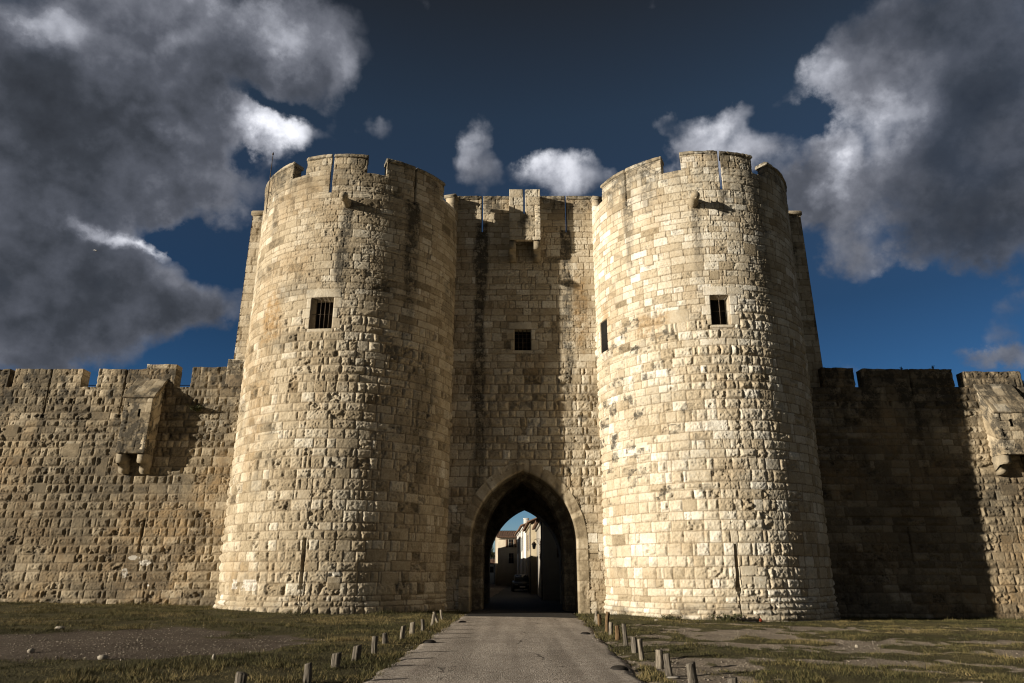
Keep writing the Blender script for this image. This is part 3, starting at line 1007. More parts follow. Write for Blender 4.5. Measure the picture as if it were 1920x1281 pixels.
def to_rect(cur, x0, x1, z1, zbot=-.4):
    out = []
    n = len(cur)
    cxm = (x0 + x1) / 2
    for i, (x, z) in enumerate(cur):
        if i == 0: out.append((x0, zbot))
        elif i == n - 1: out.append((x1, zbot))
        else:
            t = (i - 1) / (n - 3)
            per = [(x0, 3), (x0, z1), (x1, z1), (x1, 3)]
            L = [z1 - 3, x1 - x0, z1 - 3]
            s = t * sum(L)
            if s < L[0]: out.append((x0, 3 + s))
            elif s < L[0] + L[1]: out.append((x0 + s - L[0], z1))
            else: out.append((x1, z1 - (s - L[0] - L[1])))
    return out


BX0, BX1, BY0, BY1 = -14.22, 15.82, 33.9, 43.0
FAR = BY1 - 2.2
mb = MB()
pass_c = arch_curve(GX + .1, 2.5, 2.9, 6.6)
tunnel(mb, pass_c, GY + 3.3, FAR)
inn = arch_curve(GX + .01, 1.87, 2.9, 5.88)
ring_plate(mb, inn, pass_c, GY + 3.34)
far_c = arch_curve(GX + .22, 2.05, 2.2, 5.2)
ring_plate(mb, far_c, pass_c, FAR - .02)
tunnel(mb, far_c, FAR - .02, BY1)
attr_fill(mb.build('passage_vault', M_STONE, GATE), [.2, 0, .85, 0])  # vault colour set very dark, carrying the shade of the passage
mb = MB()
ring_plate(mb, far_c, to_rect(far_c, BX0, BX1, 20.3), BY1)
mb.build('rear_wall', M_STONE, GATE)

# the block behind the towers: only its two flanks show
bb = Bond(61, -17, 17, -.8, 21, width=(.3, .9))
bsf = surf_of(bb, lambda u, z: .55 * (1 - sstep(11, 13, z)), lambda u, z: np.maximum(top_grime(u, z, 19.2, 20.4, 62, .9), .6 * sstep(.56, .68, fbm(u * 4, z * 1.2, 66))), .05)
for (a, b) in ((BX0, -8.5), (9.5, BX1)):
    sheet('flank_wall', lines(a, b, .045), lines(-.5, 20.25, .04), bsf, lambda u, z, off: np.stack([u, BY0 - off, z], 1), M_STONE, GATE)
for x, sg in ((BX0, -1), (BX1, 1)):
    sheet('side_wall', lines(BY0, BY1, .06), lines(-.5, 20.25, .06), bsf, lambda u, z, off, x=x, sg=sg: np.stack([x + sg * np.maximum(off, 0) * .6, u, z], 1), M_STONE, GATE, thick=.7)
    mb = MB()
    mb.bbox(min(x + sg * .08, x - sg * .9), max(x + sg * .08, x - sg * .9), BY0 - .10, BY1, 20.26, 20.50, .05)
    mb.bbox(min(x - sg * .92, x - sg * 5), max(x - sg * .92, x - sg * 5), BY0 - .10, BY0 + .5, 20.26, 20.50, .05)
    mb.build('coping', M_STONE, GATE)
mb = MB()
mb.box(BX0 + .75, BX1 - .75, BY0 + .3, BY1 - .02, 18.1, 18.38)
mb.box(-3.0, 4.2, GY + .5, BY0 + .3, 18.1, 18.38)
mb.build('roof_deck', M_STONE, GATE)

# parapet of the gate wall, split by two tall slits and the central box
g_slits = (-1.56, 2.84)
segs = [(-3.1, -1.56 - .045), (-1.56 + .045, -.14), (1.46, 2.84 - .04), (2.84 + .04, 4.3)]
for (a, b) in segs:
    sheet('parapet', lines(a, b, STEP), lines(18.5, 20.42, STEP), gs, gpos, M_STONE, GATE, thick=.5)
    cop = Bond(91, -4, 5, 18, 23, course=(3, 3), width=(.7, 1.2))
    csf = surf_of(cop, lambda u, z: np.full_like(u, .2), lambda u, z: np.clip(.7 + 1.0 * (fbm(u * 1.2, z * 2, 93) - .5), 0, 1), .04)
    sheet('coping', lines(a, b, .04), lines(20.42, 20.60, .03), csf, lambda u, z, off: gpos(u, z, off + .05), M_STONE, GATE, thick=.62, ragged=.015)


def corbel(parent, x0, x1, yw, yf, z0, z1, name='corbel'):
    """two-step rounded bracket"""
    L = yw - yf
    zm = z0 + .5 * (z1 - z0)
    yf += .10 * L
    y2 = yf + .38 * L
    r1, r2 = .30 * (z1 - zm), .45 * (zm - z0)
    prof = [(yw + .25, z1), (yf, z1), (yf, zm + r1)]
    for t in np.linspace(.2, math.pi / 2, 4): prof.append((yf + r1 * (1 - math.cos(t)), zm + r1 - r1 * math.sin(t)))
    prof += [(y2, zm - .004), (y2, z0 + r2)]
    for t in np.linspace(.2, math.pi / 2, 4): prof.append((y2 + 1.3 * r2 * (1 - math.cos(t)), z0 + r2 - r2 * math.sin(t)))
    prof.append((yw + .25, z0))
    m = MB()
    m.loft([[(x0, y, z) for y, z in prof], [(x1, y, z) for y, z in prof]])
    return attr_fill(m.build(name, M_STONE, parent), [.42, 0, .5, 0])


def machicolation(owner, x0, x1, yf, yw, zb, ztop, seed, slit, roof=None, sides=True, zc=6.1, stain=.5, tone=.0):
    """box on corbels that juts from the wall: front, two sides, open underneath"""
    bd = Bond(seed, x0 - 3, x1 + 3, zb - .2, ztop + 1, course=(.36, .5), width=(.5, 1.0))
    sfn = surf_of(bd, lambda u, z: np.full_like(u, .08), lambda u, z: np.clip(stain * sstep(.36, .6, fbm(u * 1.6, z * 1.3, seed + 2, 5)) * 1.3, 0, 1), .05, tone_shift=tone)
    th = .26
    sx, sz0, sz1, sw = slit
    rc = [(sx - sw, sx + sw, sz0, sz1)]
    root = None
    front = sheet('machicolation_box', lines(x0, x1, .04, (sx - sw, sx + sw)), lines(zb, ztop, .04, (sz0, sz1)), sfn, lambda u, z, off: np.stack([u, yf - off, z], 1), M_STONE, owner, thick=th,
                  drop=lambda u, z: (u > sx - sw) & (u < sx + sw) & (z > sz0) & (z < sz1))
    # near-black plate behind the slit, painted in place of its inner shade
    m = MB()
    m.box(sx - sw - .04, sx + sw + .04, yf + th + .005, yf + th + .05, sz0 - .04, sz1 + .04) if roof else None
    if roof: m.build('slit', M_DARK, front)
    for x, sg in ((x0, -1), (x1, 1)):
        zt = (lambda u: ztop + (roof - ztop) * (u - yf) / (yw - yf)) if roof else (lambda u: np.full_like(u, ztop))
        def pp(u, z, off, x=x, sg=sg, zt=zt):
            t = (z - zb) / (ztop - zb)
            return np.stack([x + sg * np.where(off < -.1, off, off * .7), u, zb + t * (zt(u) - zb)], 1)
        s_ = sheet('side', lines(yf + .012, yw + .3, .04), lines(zb, ztop, .04), sfn, pp, M_STONE, owner, thick=th)
        s_.parent = front
    if roof:
        ov = .10
        sl = (roof - ztop) / (yw - yf)
        us = lines(x0 - ov, x1 + ov, .05); vs = lines(0, 1, .06)
        rb_ = Bond(seed + 4, x0 - 2, x1 + 2, 0, 2, course=(.25, .3), width=(.5, .8))
        rsf = surf_of(rb_, lambda u, z: np.full_like(u, .15), lambda u, z: np.clip(.3 + .6 * sstep(.3, .6, fbm(u * 2, z * 3, seed)), 0, 1), .03, tone_shift=tone)
        L = yw - yf + ov
        nrm = np.array([0, -sl, 1]) / math.hypot(1, sl)
        def rp(u, v, off):
            y = yf - ov + v * (L + .05)
            return np.stack([u, y + nrm[1] * off, ztop + .05 + (y - yf) * sl + nrm[2] * (off + .06)], 1)
        r_ = sheet('roof', us, vs, rsf, rp, M_STONE, owner, thick=.11)
        r_.parent = front
    for (a, b) in ((x0 + .01, x0 + .36), (x1 - .36, x1 - .01)):
        c = corbel(owner, a, b, yw, yf + .02, zc, zb)
        c.parent = front
    return front


# central box over the arch; its slit runs up to the coping
bd = Bond(73, -3, 4, 16, 22, course=(.42, .5), width=(.5, 1.0))
f_sf = surf_of(bd, lambda u, z: np.full_like(u, .08), lambda u, z: np.maximum(.75 * top_grime(u, z, 19.2, 20.6, 74, 1.0), .7 * blob(u, z, .65, 18.5, .42, .55, 75, .5)), .05, tone_shift=.12)
MF = 31.70
cbx = None
for (a, b) in ((-.14, .63 - .045), (.63 + .045, 1.46)):
    o = sheet('machicolation_box', lines(a, b, STEP), lines(19.25, 20.55, STEP), f_sf, lambda u, z, off: np.stack([u, MF - off, z], 1), M_STONE, GATE, thick=.28, ragged=.02)
    if cbx is None: cbx = o
    else:
        o.name = 'front_slab'; o.parent = cbx
o = sheet('front_slab', lines(-.14, 1.46, STEP, (.53, .73)), lines(17.65, 19.25, STEP, (19.1,)), surf_of(bd, lambda u, z: np.full_like(u, .08), lambda u, z: np.maximum(.0 * u, .8 * blob(u, z, .75, 18.6, .5, .6, 75, .6)), .05, [(.53, .73, 19.1, 19.3, 'hole', .2), (1.0, 1.3, 18.95, 19.02, 'hole', .1)], tone_shift=.12), lambda u, z, off: np.stack([u, MF - off, z], 1), M_STONE, GATE, thick=.28)
o.parent = cbx
for x, sg in ((-.14, -1), (1.46, 1)):
    s_ = sheet('side', lines(MF + .012, GY + .2, .04), lines(17.65, 20.55, .04), f_sf, lambda u, z, off, x=x, sg=sg: np.stack([x + sg * np.where(off < -.1, off, off * .6), u, z], 1), M_STONE, GATE, thick=.28)
    s_.parent = cbx
for (a, b) in ((-.13, .20), (1.10, 1.45)):
    c = corbel(GATE, a, b, GY, MF + .02, 16.75, 17.65)
    c.parent = cbx


# ------------------------------------------------------------------ curtain walls
WY = 33.5
WTOP, WCREN = 11.36, 10.42


def curtain(label, x0, x1, seed, merlons, slits, rects, stainx, ochre, coarse):
    W = thing('curtain_wall', label, 'wall', (0, 0, 0))
    bd = Bond(seed, x0, x1, -.9, 12.5, course=(.30, .48), width=(.30, .98))
    for (s, z1, z0) in slits: rects = rects + [(s - .045, s + .045, z0, WCREN + .2, 'hole', .45), (s - .10, s + .10, z0 - .10, z0 + .06, 'hole', .3)]

    def st(u, z):
        s = 1.15 * top_grime(u, z, 8.0, 10.8, seed, 1.0)
        s = np.maximum(s, .62 * sstep(.44, .64, fbm(u * .55, z * .55, seed + 6, 5)))
        s = np.maximum(s, .6 * (1 - sstep(.3, 1.3, z)) * sstep(.4, .55, fbm(u * 1.2, z * 1.6, seed + 8)))
        for (q, z1, z0) in slits: s = np.maximum(s, .85 * streak(u, z, q - .05, z0 + .1, z0 - 4.2, .28, seed + int(abs(q))))
        return np.maximum(s, stainx(u, z))
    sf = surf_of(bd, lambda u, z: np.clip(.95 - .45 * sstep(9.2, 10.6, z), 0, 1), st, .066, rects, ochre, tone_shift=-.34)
    pos = lambda u, z, off: np.stack([u, WY - off - .18 * np.clip(1 - z / 9, 0, 1.1), z], 1)
    eu, ez = hole_edges(rects)
    fine = coarse
    us = lines(fine[0], fine[1], .030, eu)
    if x0 < fine[0] - .1: us = np.concatenate([lines(x0, fine[0], .12)[:-1], us])
    if x1 > fine[1] + .1: us = np.concatenate([us, lines(fine[1], x1, .12)[1:]])
    sheet('wall', us, lines(-.8, WCREN, .030, ez), sf, pos, M_STONE, W)
    mb = MB()
    mb.box(x0, x1, WY + .30, WY + 2.3, -.8, WCREN - 1.1)
    mb.box(x0, x1, WY + .25, WY + .62, WCREN - 1.15, WCREN - .01)
    attr_fill(mb.build('wall_walk', M_STONE, W), [.4, 0, .3, 0])
    for (a, b, dt) in merlons:
        ins = [s[0] for s in slits if a < s[0] < b]
        ed = [a] + ins + [b]
        first = None
        for i in range(len(ed) - 1):
            p = ed[i] + (.04 if i else 0); q = ed[i + 1] - (.04 if i < len(ed) - 2 else 0)
            near = fine[0] - 1 < p < fine[1] + 1
            o = sheet('merlon', lines(p, q, .032 if near else .12), lines(WCREN, WTOP + dt, .032 if near else .12), sf, pos, M_STONE, W, thick=.62, ragged=.05)
    return W


def stain_wl(u, z):
    s = .5 * blob(u, z, -21.5, 4.5, 5, 3, 31)
    s = np.maximum(s, .7 * blob(u, z, -15.3, 9.3, .8, .5, 32, .7))
    return np.maximum(s, .85 * streak(u, z, -18.4, 6.2, 3.6, .3, 33))


def ochre_w(u, z):
    w = np.zeros_like(u)
    for (cx, cz, rx, rz) in ((-17.3, 2.3, .38, .12), (-16.8, 2.1, .36, .16), (-17.7, 1.6, .16, .20), (-16.5, 1.1, .22, .14)):
        w = np.maximum(w, 2.0 * (blob(u, z, cx, cz, rx, rz, 4, .8) > .5))
    o = .62 * sstep(.36, .62, fbm(u * .5, z * .5, 36))
    return np.maximum(w, o)


put = lambda x, z: (x - .08, x + .08, z - .13, z + .13, 'hole', .35)
rects_wl = [put(-24.51, 9.72), put(-21.81, 9.70), put(-20.41, 9.69), put(-15.58, 9.66), (-17.27, -17.15, 2.5, 3.98, 'hole', .45),
    (-21.8, -20.9, 7.0, 7.6, 'patch', .4), (-24.8, -24.1, 7.9, 8.5, 'patch', .32), (-15.9, -15.1, 5.75, 6.15, 'patch', .42), (-14.9, -14.5, 6.6, 7.0, 'patch', .36), (-18.0, -17.5, 5.2, 5.6, 'patch', .42), (-22.8, -22.1, 5.2, 5.7, 'patch', .33), (-19.9, -19.4, 6.0, 6.9, 'patch', .4)]
ML = [(-48, -45.1, 0), (-44.2, -40.5, 0), (-39.6, -36, 0), (-35.1, -31.5, .03), (-30.6, -26.9, 0), (-28.0 + 1.9, -25.20, 0) if False else (-26.15, -25.20, .0), (-24.92, -21.52, 0), (-20.72, -16.85, .0), (-16.05, -14.10, .10)]
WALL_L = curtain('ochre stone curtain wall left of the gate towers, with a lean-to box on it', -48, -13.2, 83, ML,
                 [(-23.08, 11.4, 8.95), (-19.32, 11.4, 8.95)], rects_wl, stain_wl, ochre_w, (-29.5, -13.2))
machicolation(WALL_L, -18.66, -17.30, 32.60, WY, 6.98, 9.72, 85, (-17.87, 8.72, 9.10, .06), roof=10.75, zc=6.1, stain=1.2, tone=-.34)
# raised merlon top (the photo shows one tall course over the third merlon) and the stub beside the tower
bsx = Bond(87, -20, -13, 11, 13, course=(.3, .34), width=(.5, 1.0))
ssf = surf_of(bsx, lambda u, z: np.full_like(u, .5), lambda u, z: .8 * sstep(.35, .55, fbm(u * 1.6, z * 2, 88)), .06)
sheet('merlon', lines(-18.35, -16.86, .032), lines(11.34, 11.60, .032), ssf, lambda u, z, off: np.stack([u, WY - off, z], 1), M_STONE, WALL_L, thick=.6, ragged=.03)
sheet('merlon', lines(-14.30, -13.3, .032), lines(10.42, 11.85, .032), ssf, lambda u, z, off: np.stack([u, WY - .06 - off, z], 1), M_STONE, WALL_L, thick=.6, ragged=.03)
rects_wr = [put(16.11, 9.54), put(18.73, 9.58), put(21.02, 9.56), (18.38, 18.46, 2.0, 3.65, 'hole', .45), (15.2, 20.4, 3.98, 4.14, 'hole', .08),
    (23.2, 24.0, 5.1, 5.6, 'patch', .38), (22.6, 23.2, 2.9, 3.3, 'patch', .4)]
MR = [(15.55, 17.13, .06), (17.58, 22.07, .0), (22.66, 25.50, -.12), (26.3, 30.0, 0), (30.9, 34.5, 0), (35.4, 39, 0), (39.9, 43.6, 0), (44.5, 48, 0)]
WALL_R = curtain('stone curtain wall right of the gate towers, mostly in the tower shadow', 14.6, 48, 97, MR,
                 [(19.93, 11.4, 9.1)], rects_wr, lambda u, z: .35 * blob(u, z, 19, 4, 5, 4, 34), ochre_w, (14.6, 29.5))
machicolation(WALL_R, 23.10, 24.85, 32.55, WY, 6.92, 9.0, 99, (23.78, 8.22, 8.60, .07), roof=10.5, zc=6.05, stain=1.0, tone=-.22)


def wall_rail(W, x0, x1):
    m = MB()
    m.tube([(x0, WY + .75, WCREN + .28), (x1, WY + .75, WCREN + .28)], .018, 6)
    for x in (x0, x1): m.tube([(x, WY + .75, WCREN - 1.1), (x, WY + .75, WCREN + .28)], .018, 6)
    m.build('handrail', M_IRON, W)


wall_rail(WALL_L, -17.3, -15.5)
wall_rail(WALL_L, -25.6, -24.4)
wall_rail(WALL_L, -22.0, -20.0)
wall_rail(WALL_R, 25.0, 26.8)

#PART2#
# ------------------------------------------------------------------ ground, road, grass
def road_l(y): return -2.32 + .0218 * (y - 12)
def road_r(y): return 2.14 + .031 * (y - 12)


def off_road(x, y):
    """metres outside the road edge (negative on it)"""
    return np.maximum(road_l(y) - x, x - road_r(y))


def cover(x, y):
    """share of the ground that is grass"""
    n = fbm(x * .55, y * .75, 101, 5)
    n2 = .5 * fbm(x * .30, y * .9, 105, 5) + .5 * fbm(x * .9, y * .55, 109, 5)
    left = np.clip(.95 - 1.25 * (1 - sstep(.55, 1.15, np.hypot((x + 9.6) / 5.0, (y - 16.9) / 3.9) + 1.0 * (n - .5))), 0, 1)
    left = left * sstep(.22, .42, n + .12)
    right = sstep(.40, .58, n2 + .30 * (fbm(x * 2.6, y * 1.6, 107, 4) - .5) + .10 * sstep(26, 28.5, y) * 2 + .10 * (x > 12))
    right = np.maximum(right, .9 * (1 - sstep(.35, .8, off_road(x, y) + .8 * (n - .5))) * sstep(.3, .5, fbm(x, y, 108)))
    right = np.maximum(right, sstep(27.2, 28.0, y + .8 * (n - .5)))
    c = np.where(y > 36, 0, np.where(x < 0, left, right))
    return np.maximum(c, np.maximum(sstep(24, 30, np.abs(x)), 1 - sstep(5, 8, y)) * (y < 36))  # beyond the view all dark grass, added to cut bounced light


def ground_z(x, y):
    m = sstep(.25, 1.6, off_road(x, y)) * (1 - sstep(38, 46, np.abs(x))) * (1 - sstep(31, 33, y)) * sstep(3, 7, y)
    amp = np.where(x > 0, .13, .12)
    b = amp * (fbm(x * .45, y * .7, 111, 5) - .5) + .05 * (fbm(x * 1.6, y * 2.0, 115, 3) - .5)
    near = .035 * (1 - sstep(0, .5, off_road(x, y)))
    return gz(x) + m * b - near + .04 * cover(x, y) * m


def build_ground():
    xs = np.unique(np.round(np.concatenate([[-2500, -900, -300, -120], np.linspace(-60, -18, 60), np.linspace(-18, 18, 400), np.linspace(18, 60, 60), [120, 300, 900, 2500]]), 4))
    ys = np.unique(np.round(np.concatenate([[-900, -200, -60, -20, -5], np.linspace(0, 8, 20), np.linspace(8, 34, 320), np.linspace(34, 130, 50), [300, 900, 3000]]), 4))
    X, Y = np.meshgrid(xs, ys, indexing='ij')
    x, y = X.ravel(), Y.ravel()
    V = np.stack([x, y, ground_z(x, y)], 1)
    c = cover(x, y)
    me = raw_mesh('ground', V, grid_faces(len(xs), len(ys)), np.stack([c, np.maximum((x < -1.0) * 1.0, 1.0 * (y > 36)), 0 * c, 0 * c], 1), smooth=True)  # second channel darkens gravel at left and behind the gate, partly painted shade
    return tag(obj('ground', me, M_GROUND), kind='structure')


build_ground()


def build_road(name, ys, mat, dz):
    ts = np.linspace(0, 1, 60)
    T, Y = np.meshgrid(ts, ys, indexing='ij')
    t, y = T.ravel(), Y.ravel()
    e0 = road_l(y) - .05 + .34 * (fbm(y * 1.9, y * 0, 121, 6, .62) - .5)
    e1 = road_r(y) + .05 + .26 * (fbm(y * 1.7, y * 0 + 4, 123, 6, .62) - .5)
    x = e0 + (e1 - e0) * t
    z = gz(x) + .004 + dz + .010 * (1 - (2 * t - 1) ** 2) + .012 * (fbm(x * .8, y * .8, 125, 4) - .5) - .05 * sstep(.94, 1, np.abs(2 * t - 1))
    me = raw_mesh(name, np.stack([x, y, z], 1), grid_faces(60, len(ys)), smooth=True)
    return tag(obj(name, me, mat), kind='structure')


M_STREET = plain_material('shade_dark_asphalt', (.022, .020, .018), (.05, .046, .04), 9, .9, .3)  # dark paving; its near-black colour also holds the shade in and beyond the arch
build_road('road', np.concatenate([np.linspace(-12, 8, 20), np.linspace(8.05, 28.95, 420)]), M_ROAD, 0)
build_road('street', np.concatenate([np.linspace(28.9, 44, 80), np.linspace(44.5, 112, 60)]), M_STREET, -.004)


def scatter(n, box, dens, seed):
    rng = np.random.default_rng(seed)
    x = rng.uniform(box[0], box[1], n); y = rng.uniform(box[2], box[3], n)
    k = rng.random(n) < dens(x, y)
    return x[k], y[k], rng


def in_walls(x, y):
    a = np.hypot(x + 7.93, y - 33.53) < RL + .12
    b = np.hypot(x - 9.28, y - 33.18) < RR + .12
    return a | b | (y > WY - .2) | ((np.abs(x - .5) < 4) & (y > GY - .1))


def build_grass():
    def dens(x, y):
        c = cover(x, y)
        road = off_road(x, y) + .10 * (fbm(x * 3, y * 3, 131) - .5)
        d = sstep(.30, .75, c) * (.35 + .9 * sstep(.35, .6, fbm(x * 2.6, y * 2.6, 133, 3)))
        d = d * (road > -.03 - .12 * (fbm(x * 2, y * 1.3, 143) > .55)) * (~in_walls(x, y))
        vis = np.abs(x) < 2.2 + y * .80
        return d * vis * np.clip(18.0 / np.maximum(y, 9), .55, 1.5) / 1.6
    x, y, rng = scatter(1500000, (-26, 26, 9.3, 34), dens, 7)
    n = len(x)
    tuft = fbm(x * 1.4, y * 1.4, 137, 4)
    edge = 1 - sstep(.0, .45, off_road(x, y))
    wall = np.minimum(np.abs(np.hypot(x + 7.93, y - 33.53) - RL), np.abs(np.hypot(x - 9.28, y - 33.18) - RR))
    wall = np.minimum(wall, np.where(np.abs(x) > 12.6, np.abs(WY - .2 - y), 9))
    foot = 1 - sstep(.1, .9, wall)
    foot = foot * (.5 + sstep(.4, .62, fbm(x * 1.2, y * 1.2, 145)))
    big = sstep(.60, .70, fbm(x * 1.1, y * 1.1, 147, 4))
    h = rng.uniform(.018, .055, n) * (.45 + 1.3 * sstep(.35, .65, tuft)) * (1 + .6 * edge + 1.1 * foot)
    h *= (1 + .45 * big) * np.where(rng.random(n) < .02, 2.2, 1)
    w = rng.uniform(.005, .011, n) * (1 + .02 * y)
    ang = rng.uniform(0, 2 * math.pi, n)
    lean = rng.uniform(.1, 1.1, n) * h
    la = rng.uniform(0, 2 * math.pi, n)
    z = ground_z(x, y) - .008
    ca, sa = np.cos(ang) * w / 2, np.sin(ang) * w / 2
    P0 = np.stack([x - ca, y - sa, z], 1); P1 = np.stack([x + ca, y + sa, z], 1)
    P2 = np.stack([x + np.cos(la) * lean, y + np.sin(la) * lean, z + h], 1)
    V = np.stack([P0, P1, P2], 1).reshape(-1, 3)
    F = np.arange(3 * n, dtype=np.int32).reshape(-1, 3)
    dry = np.clip(.34 + .12 * big + 1.15 * (fbm(x * .5, y * .5, 141, 4) - .42) + rng.normal(0, .2, n) + .05 * (x < 0), 0, 1)
    tone = np.clip(np.stack([dry - .12, dry - .12, dry + .12], 1).reshape(-1), 0, 1)
    me = raw_mesh('grass', V, F, np.stack([tone, 0 * tone, 0 * tone, 0 * tone], 1))
    o = obj('grass', me, M_GRASS)
    return tag(o, 'short dry olive grass growing beside the road and along the walls', 'grass', kind='stuff')


build_grass()

M_PEBBLE = plain_material('pale_pebble', (.17, .145, .115), (.34, .295, .235), 30)


def build_pebbles():
    def dens(x, y):
        c = cover(x, y)
        near = np.abs(off_road(x, y)) < .25
        return np.maximum(1 - sstep(.2, .7, c), near * .9) * (off_road(x, y) > -.30 * vnoise(x * 2, y * 2, 3) * (vnoise(x * .8, y * .8, 4) > .45)) * (~in_walls(x, y)) * (np.abs(x) < 2.2 + y * .8)
    x, y, rng = scatter(42000, (-24, 26, 9.3, 33), dens, 17)
    n = len(x)
    r = np.minimum(rng.gamma(2.0, .0044, n) + .004, .028)
    oc = np.array([(1, 0, 0), (-1, 0, 0), (0, 1, 0), (0, -1, 0), (0, 0, 1), (0, 0, -1)], float)
    fc = np.array([(0, 2, 4), (2, 1, 4), (1, 3, 4), (3, 0, 4), (2, 0, 5), (1, 2, 5), (3, 1, 5), (0, 3, 5)])
    S = oc[None] * (r[:, None, None] * rng.uniform(.6, 1.4, (n, 6, 1))) * np.array([1, 1, .65])
    a = rng.uniform(0, 6.28, n)
    ca, sa = np.cos(a)[:, None], np.sin(a)[:, None]
    V = np.stack([S[..., 0] * ca - S[..., 1] * sa + x[:, None], S[..., 0] * sa + S[..., 1] * ca + y[:, None], S[..., 2] + (np.maximum(ground_z(x, y), np.where(off_road(x, y) < 0, gz(x) + .004, -9)) + .2 * r)[:, None]], -1)
    F = (fc[None] + (np.arange(n) * 6)[:, None, None]).reshape(-1, 3)
    o = obj('gravel', raw_mesh('gravel', V.reshape(-1, 3), F), M_PEBBLE)
    return tag(o, 'loose pale gravel scattered over the bare ground', 'gravel', kind='stuff')


build_pebbles()


# ------------------------------------------------------------------ wooden posts along the road
def wooden_post(x, y, h, r, lx, ly, mat, label, seed):
    h -= .06 + .05 * (y < 15)
    rng = np.random.default_rng(seed)
    seg = 22
    a = np.linspace(0, 2 * math.pi, seg, endpoint=False)
    lump = 1 + .10 * np.sin(a * 2 + rng.uniform(0, 6)) + .05 * np.sin(a * 3 + rng.uniform(0, 6))
    grooves = 1 - .16 * (rng.random(seg) < .22)
    zs = [-.12, -.02, .04, .12, .2, h * .6, h * .75, h * .9, h * .975, h]
    zs = sorted(z for z in zs if z <= h)
    rings = []
    ph = rng.uniform(0, 6)
    slope = rng.uniform(-.25, .25) * r
    for i, z in enumerate(zs):
        k = 1.06 - .1 * z / h + .05 * math.sin(z * 14 + ph)
        if z >= h - 1e-6: k *= .86
        bx = lx * z / h + .008 * math.sin(z * 9 + ph)
        by = ly * z / h
        rr = r * k * lump * grooves * (1 + rng.normal(0, .02, seg))
        top = slope * np.cos(a) * (z > h * .85)
        rings.append([(bx + rr[j] * math.cos(a[j]), by + rr[j] * math.sin(a[j]), z + top[j]) for j in range(seg)])
    m = MB()
    m.loft(rings)
    o = m.build('wooden_post', mat)
    o.location = (x, y, float(ground_z(np.array([x]), np.array([y]))[0]))
    return tag(o, label, 'post', 'wooden posts along the road edges')


G_, T_, P_ = M_WOOD_GREY, M_WOOD_TAN, M_WOOD_PALE
POSTS = [
    (-2.52, 26.93, .38, .050, -.055, 0, P_, 'slim pale post leaning left, nearest the gate on the left of the road'),
    (-2.48, 25.00, .41, .055, -.13, 0, P_, 'pale post tilted strongly left, second from the gate on the left of the road'),
    (-2.52, 23.54, .42, .052, .055, 0, P_, 'slim pale post leaning right, third from the gate on the left of the road'),
    (-2.60, 21.83, .36, .062, -.01, 0, G_, 'grey post fourth from the gate on the left of the road'),
    (-2.72, 20.35, .37, .080, .02, 0, P_, 'stout pale post fifth from the gate on the left of the road'),
    (-2.76, 18.92, .38, .062, .01, 0, P_, 'pale post sixth from the gate on the left of the road, half in shade'),
    (-3.00, 17.78, .29, .066, 0, 0, G_, 'short grey post set back in the grass, seventh from the gate on the left'),
    (-2.85, 15.67, .39, .058, -.005, 0, G_, 'grey post eighth from the gate on the left of the road'),
    (-2.97, 14.46, .38, .078, .01, 0, G_, 'thick grey post ninth from the gate on the left of the road'),
    (-3.09, 13.36, .35, .074, 0, 0, G_, 'thick grey post in the grass, third from the bottom left edge of the photo'),
    (-3.12, 11.63, .38, .066, .01, 0, G_, 'dark grey post with worn base, second nearest the viewer on the left'),
    (-3.61, 10.20, .42, .075, 0, 0, G_, 'grey post on the left cut off by the bottom edge of the photo'),
    (3.00, 26.96, .43, .055, .075, 0, P_, 'pale post leaning right, nearest the gate on the right of the road'),
    (2.90, 25.40, .35, .048, -.02, 0, P_, 'thin pale post mostly hidden behind a tan post right of the gate road'),
    (2.93, 24.84, .44, .062, -.03, 0, T_, 'tan post in front of a thin pale one near the gate, right of the road'),
    (2.86, 22.60, .62, .066, .05, 0, T_, 'tallest tan post right of the road, beside a shorter pale post'),
    (2.83, 21.51, .40, .064, .035, 0, P_, 'pale grey post leaning right beside the tallest tan post'),
    (2.79, 19.85, .42, .068, 0, 0, T_, 'short tan post with reddish top right of the road'),
    (2.76, 18.31, .56, .056, -.01, 0, G_, 'tall slim grey post with knots, right of the road'),
    (2.73, 16.78, .39, .070, -.03, 0, G_, 'grey post tilted left touching a pale bent post on the right'),
    (2.65, 15.48, .46, .058, -.02, 0, P_, 'pale slightly bent post beside a grey one, right of the road'),
    (2.75, 14.17, .43, .064, 0, 0, P_, 'smooth pale post with flat top, fourth nearest the viewer on the right'),
    (2.69, 13.11, .47, .054, -.01, 0, G_, 'slim grey post standing by a flat stone, right of the road'),
    (2.80, 11.85, .47, .084, -.01, 0, G_, 'thickest grey post with deep cracks, right of the road'),
    (3.05, 10.55, .41, .066, 0, 0, G_, 'grey post on the right cut off by the bottom edge of the photo'),
]
for i, p in enumerate(POSTS): wooden_post(*p, seed=200 + i)

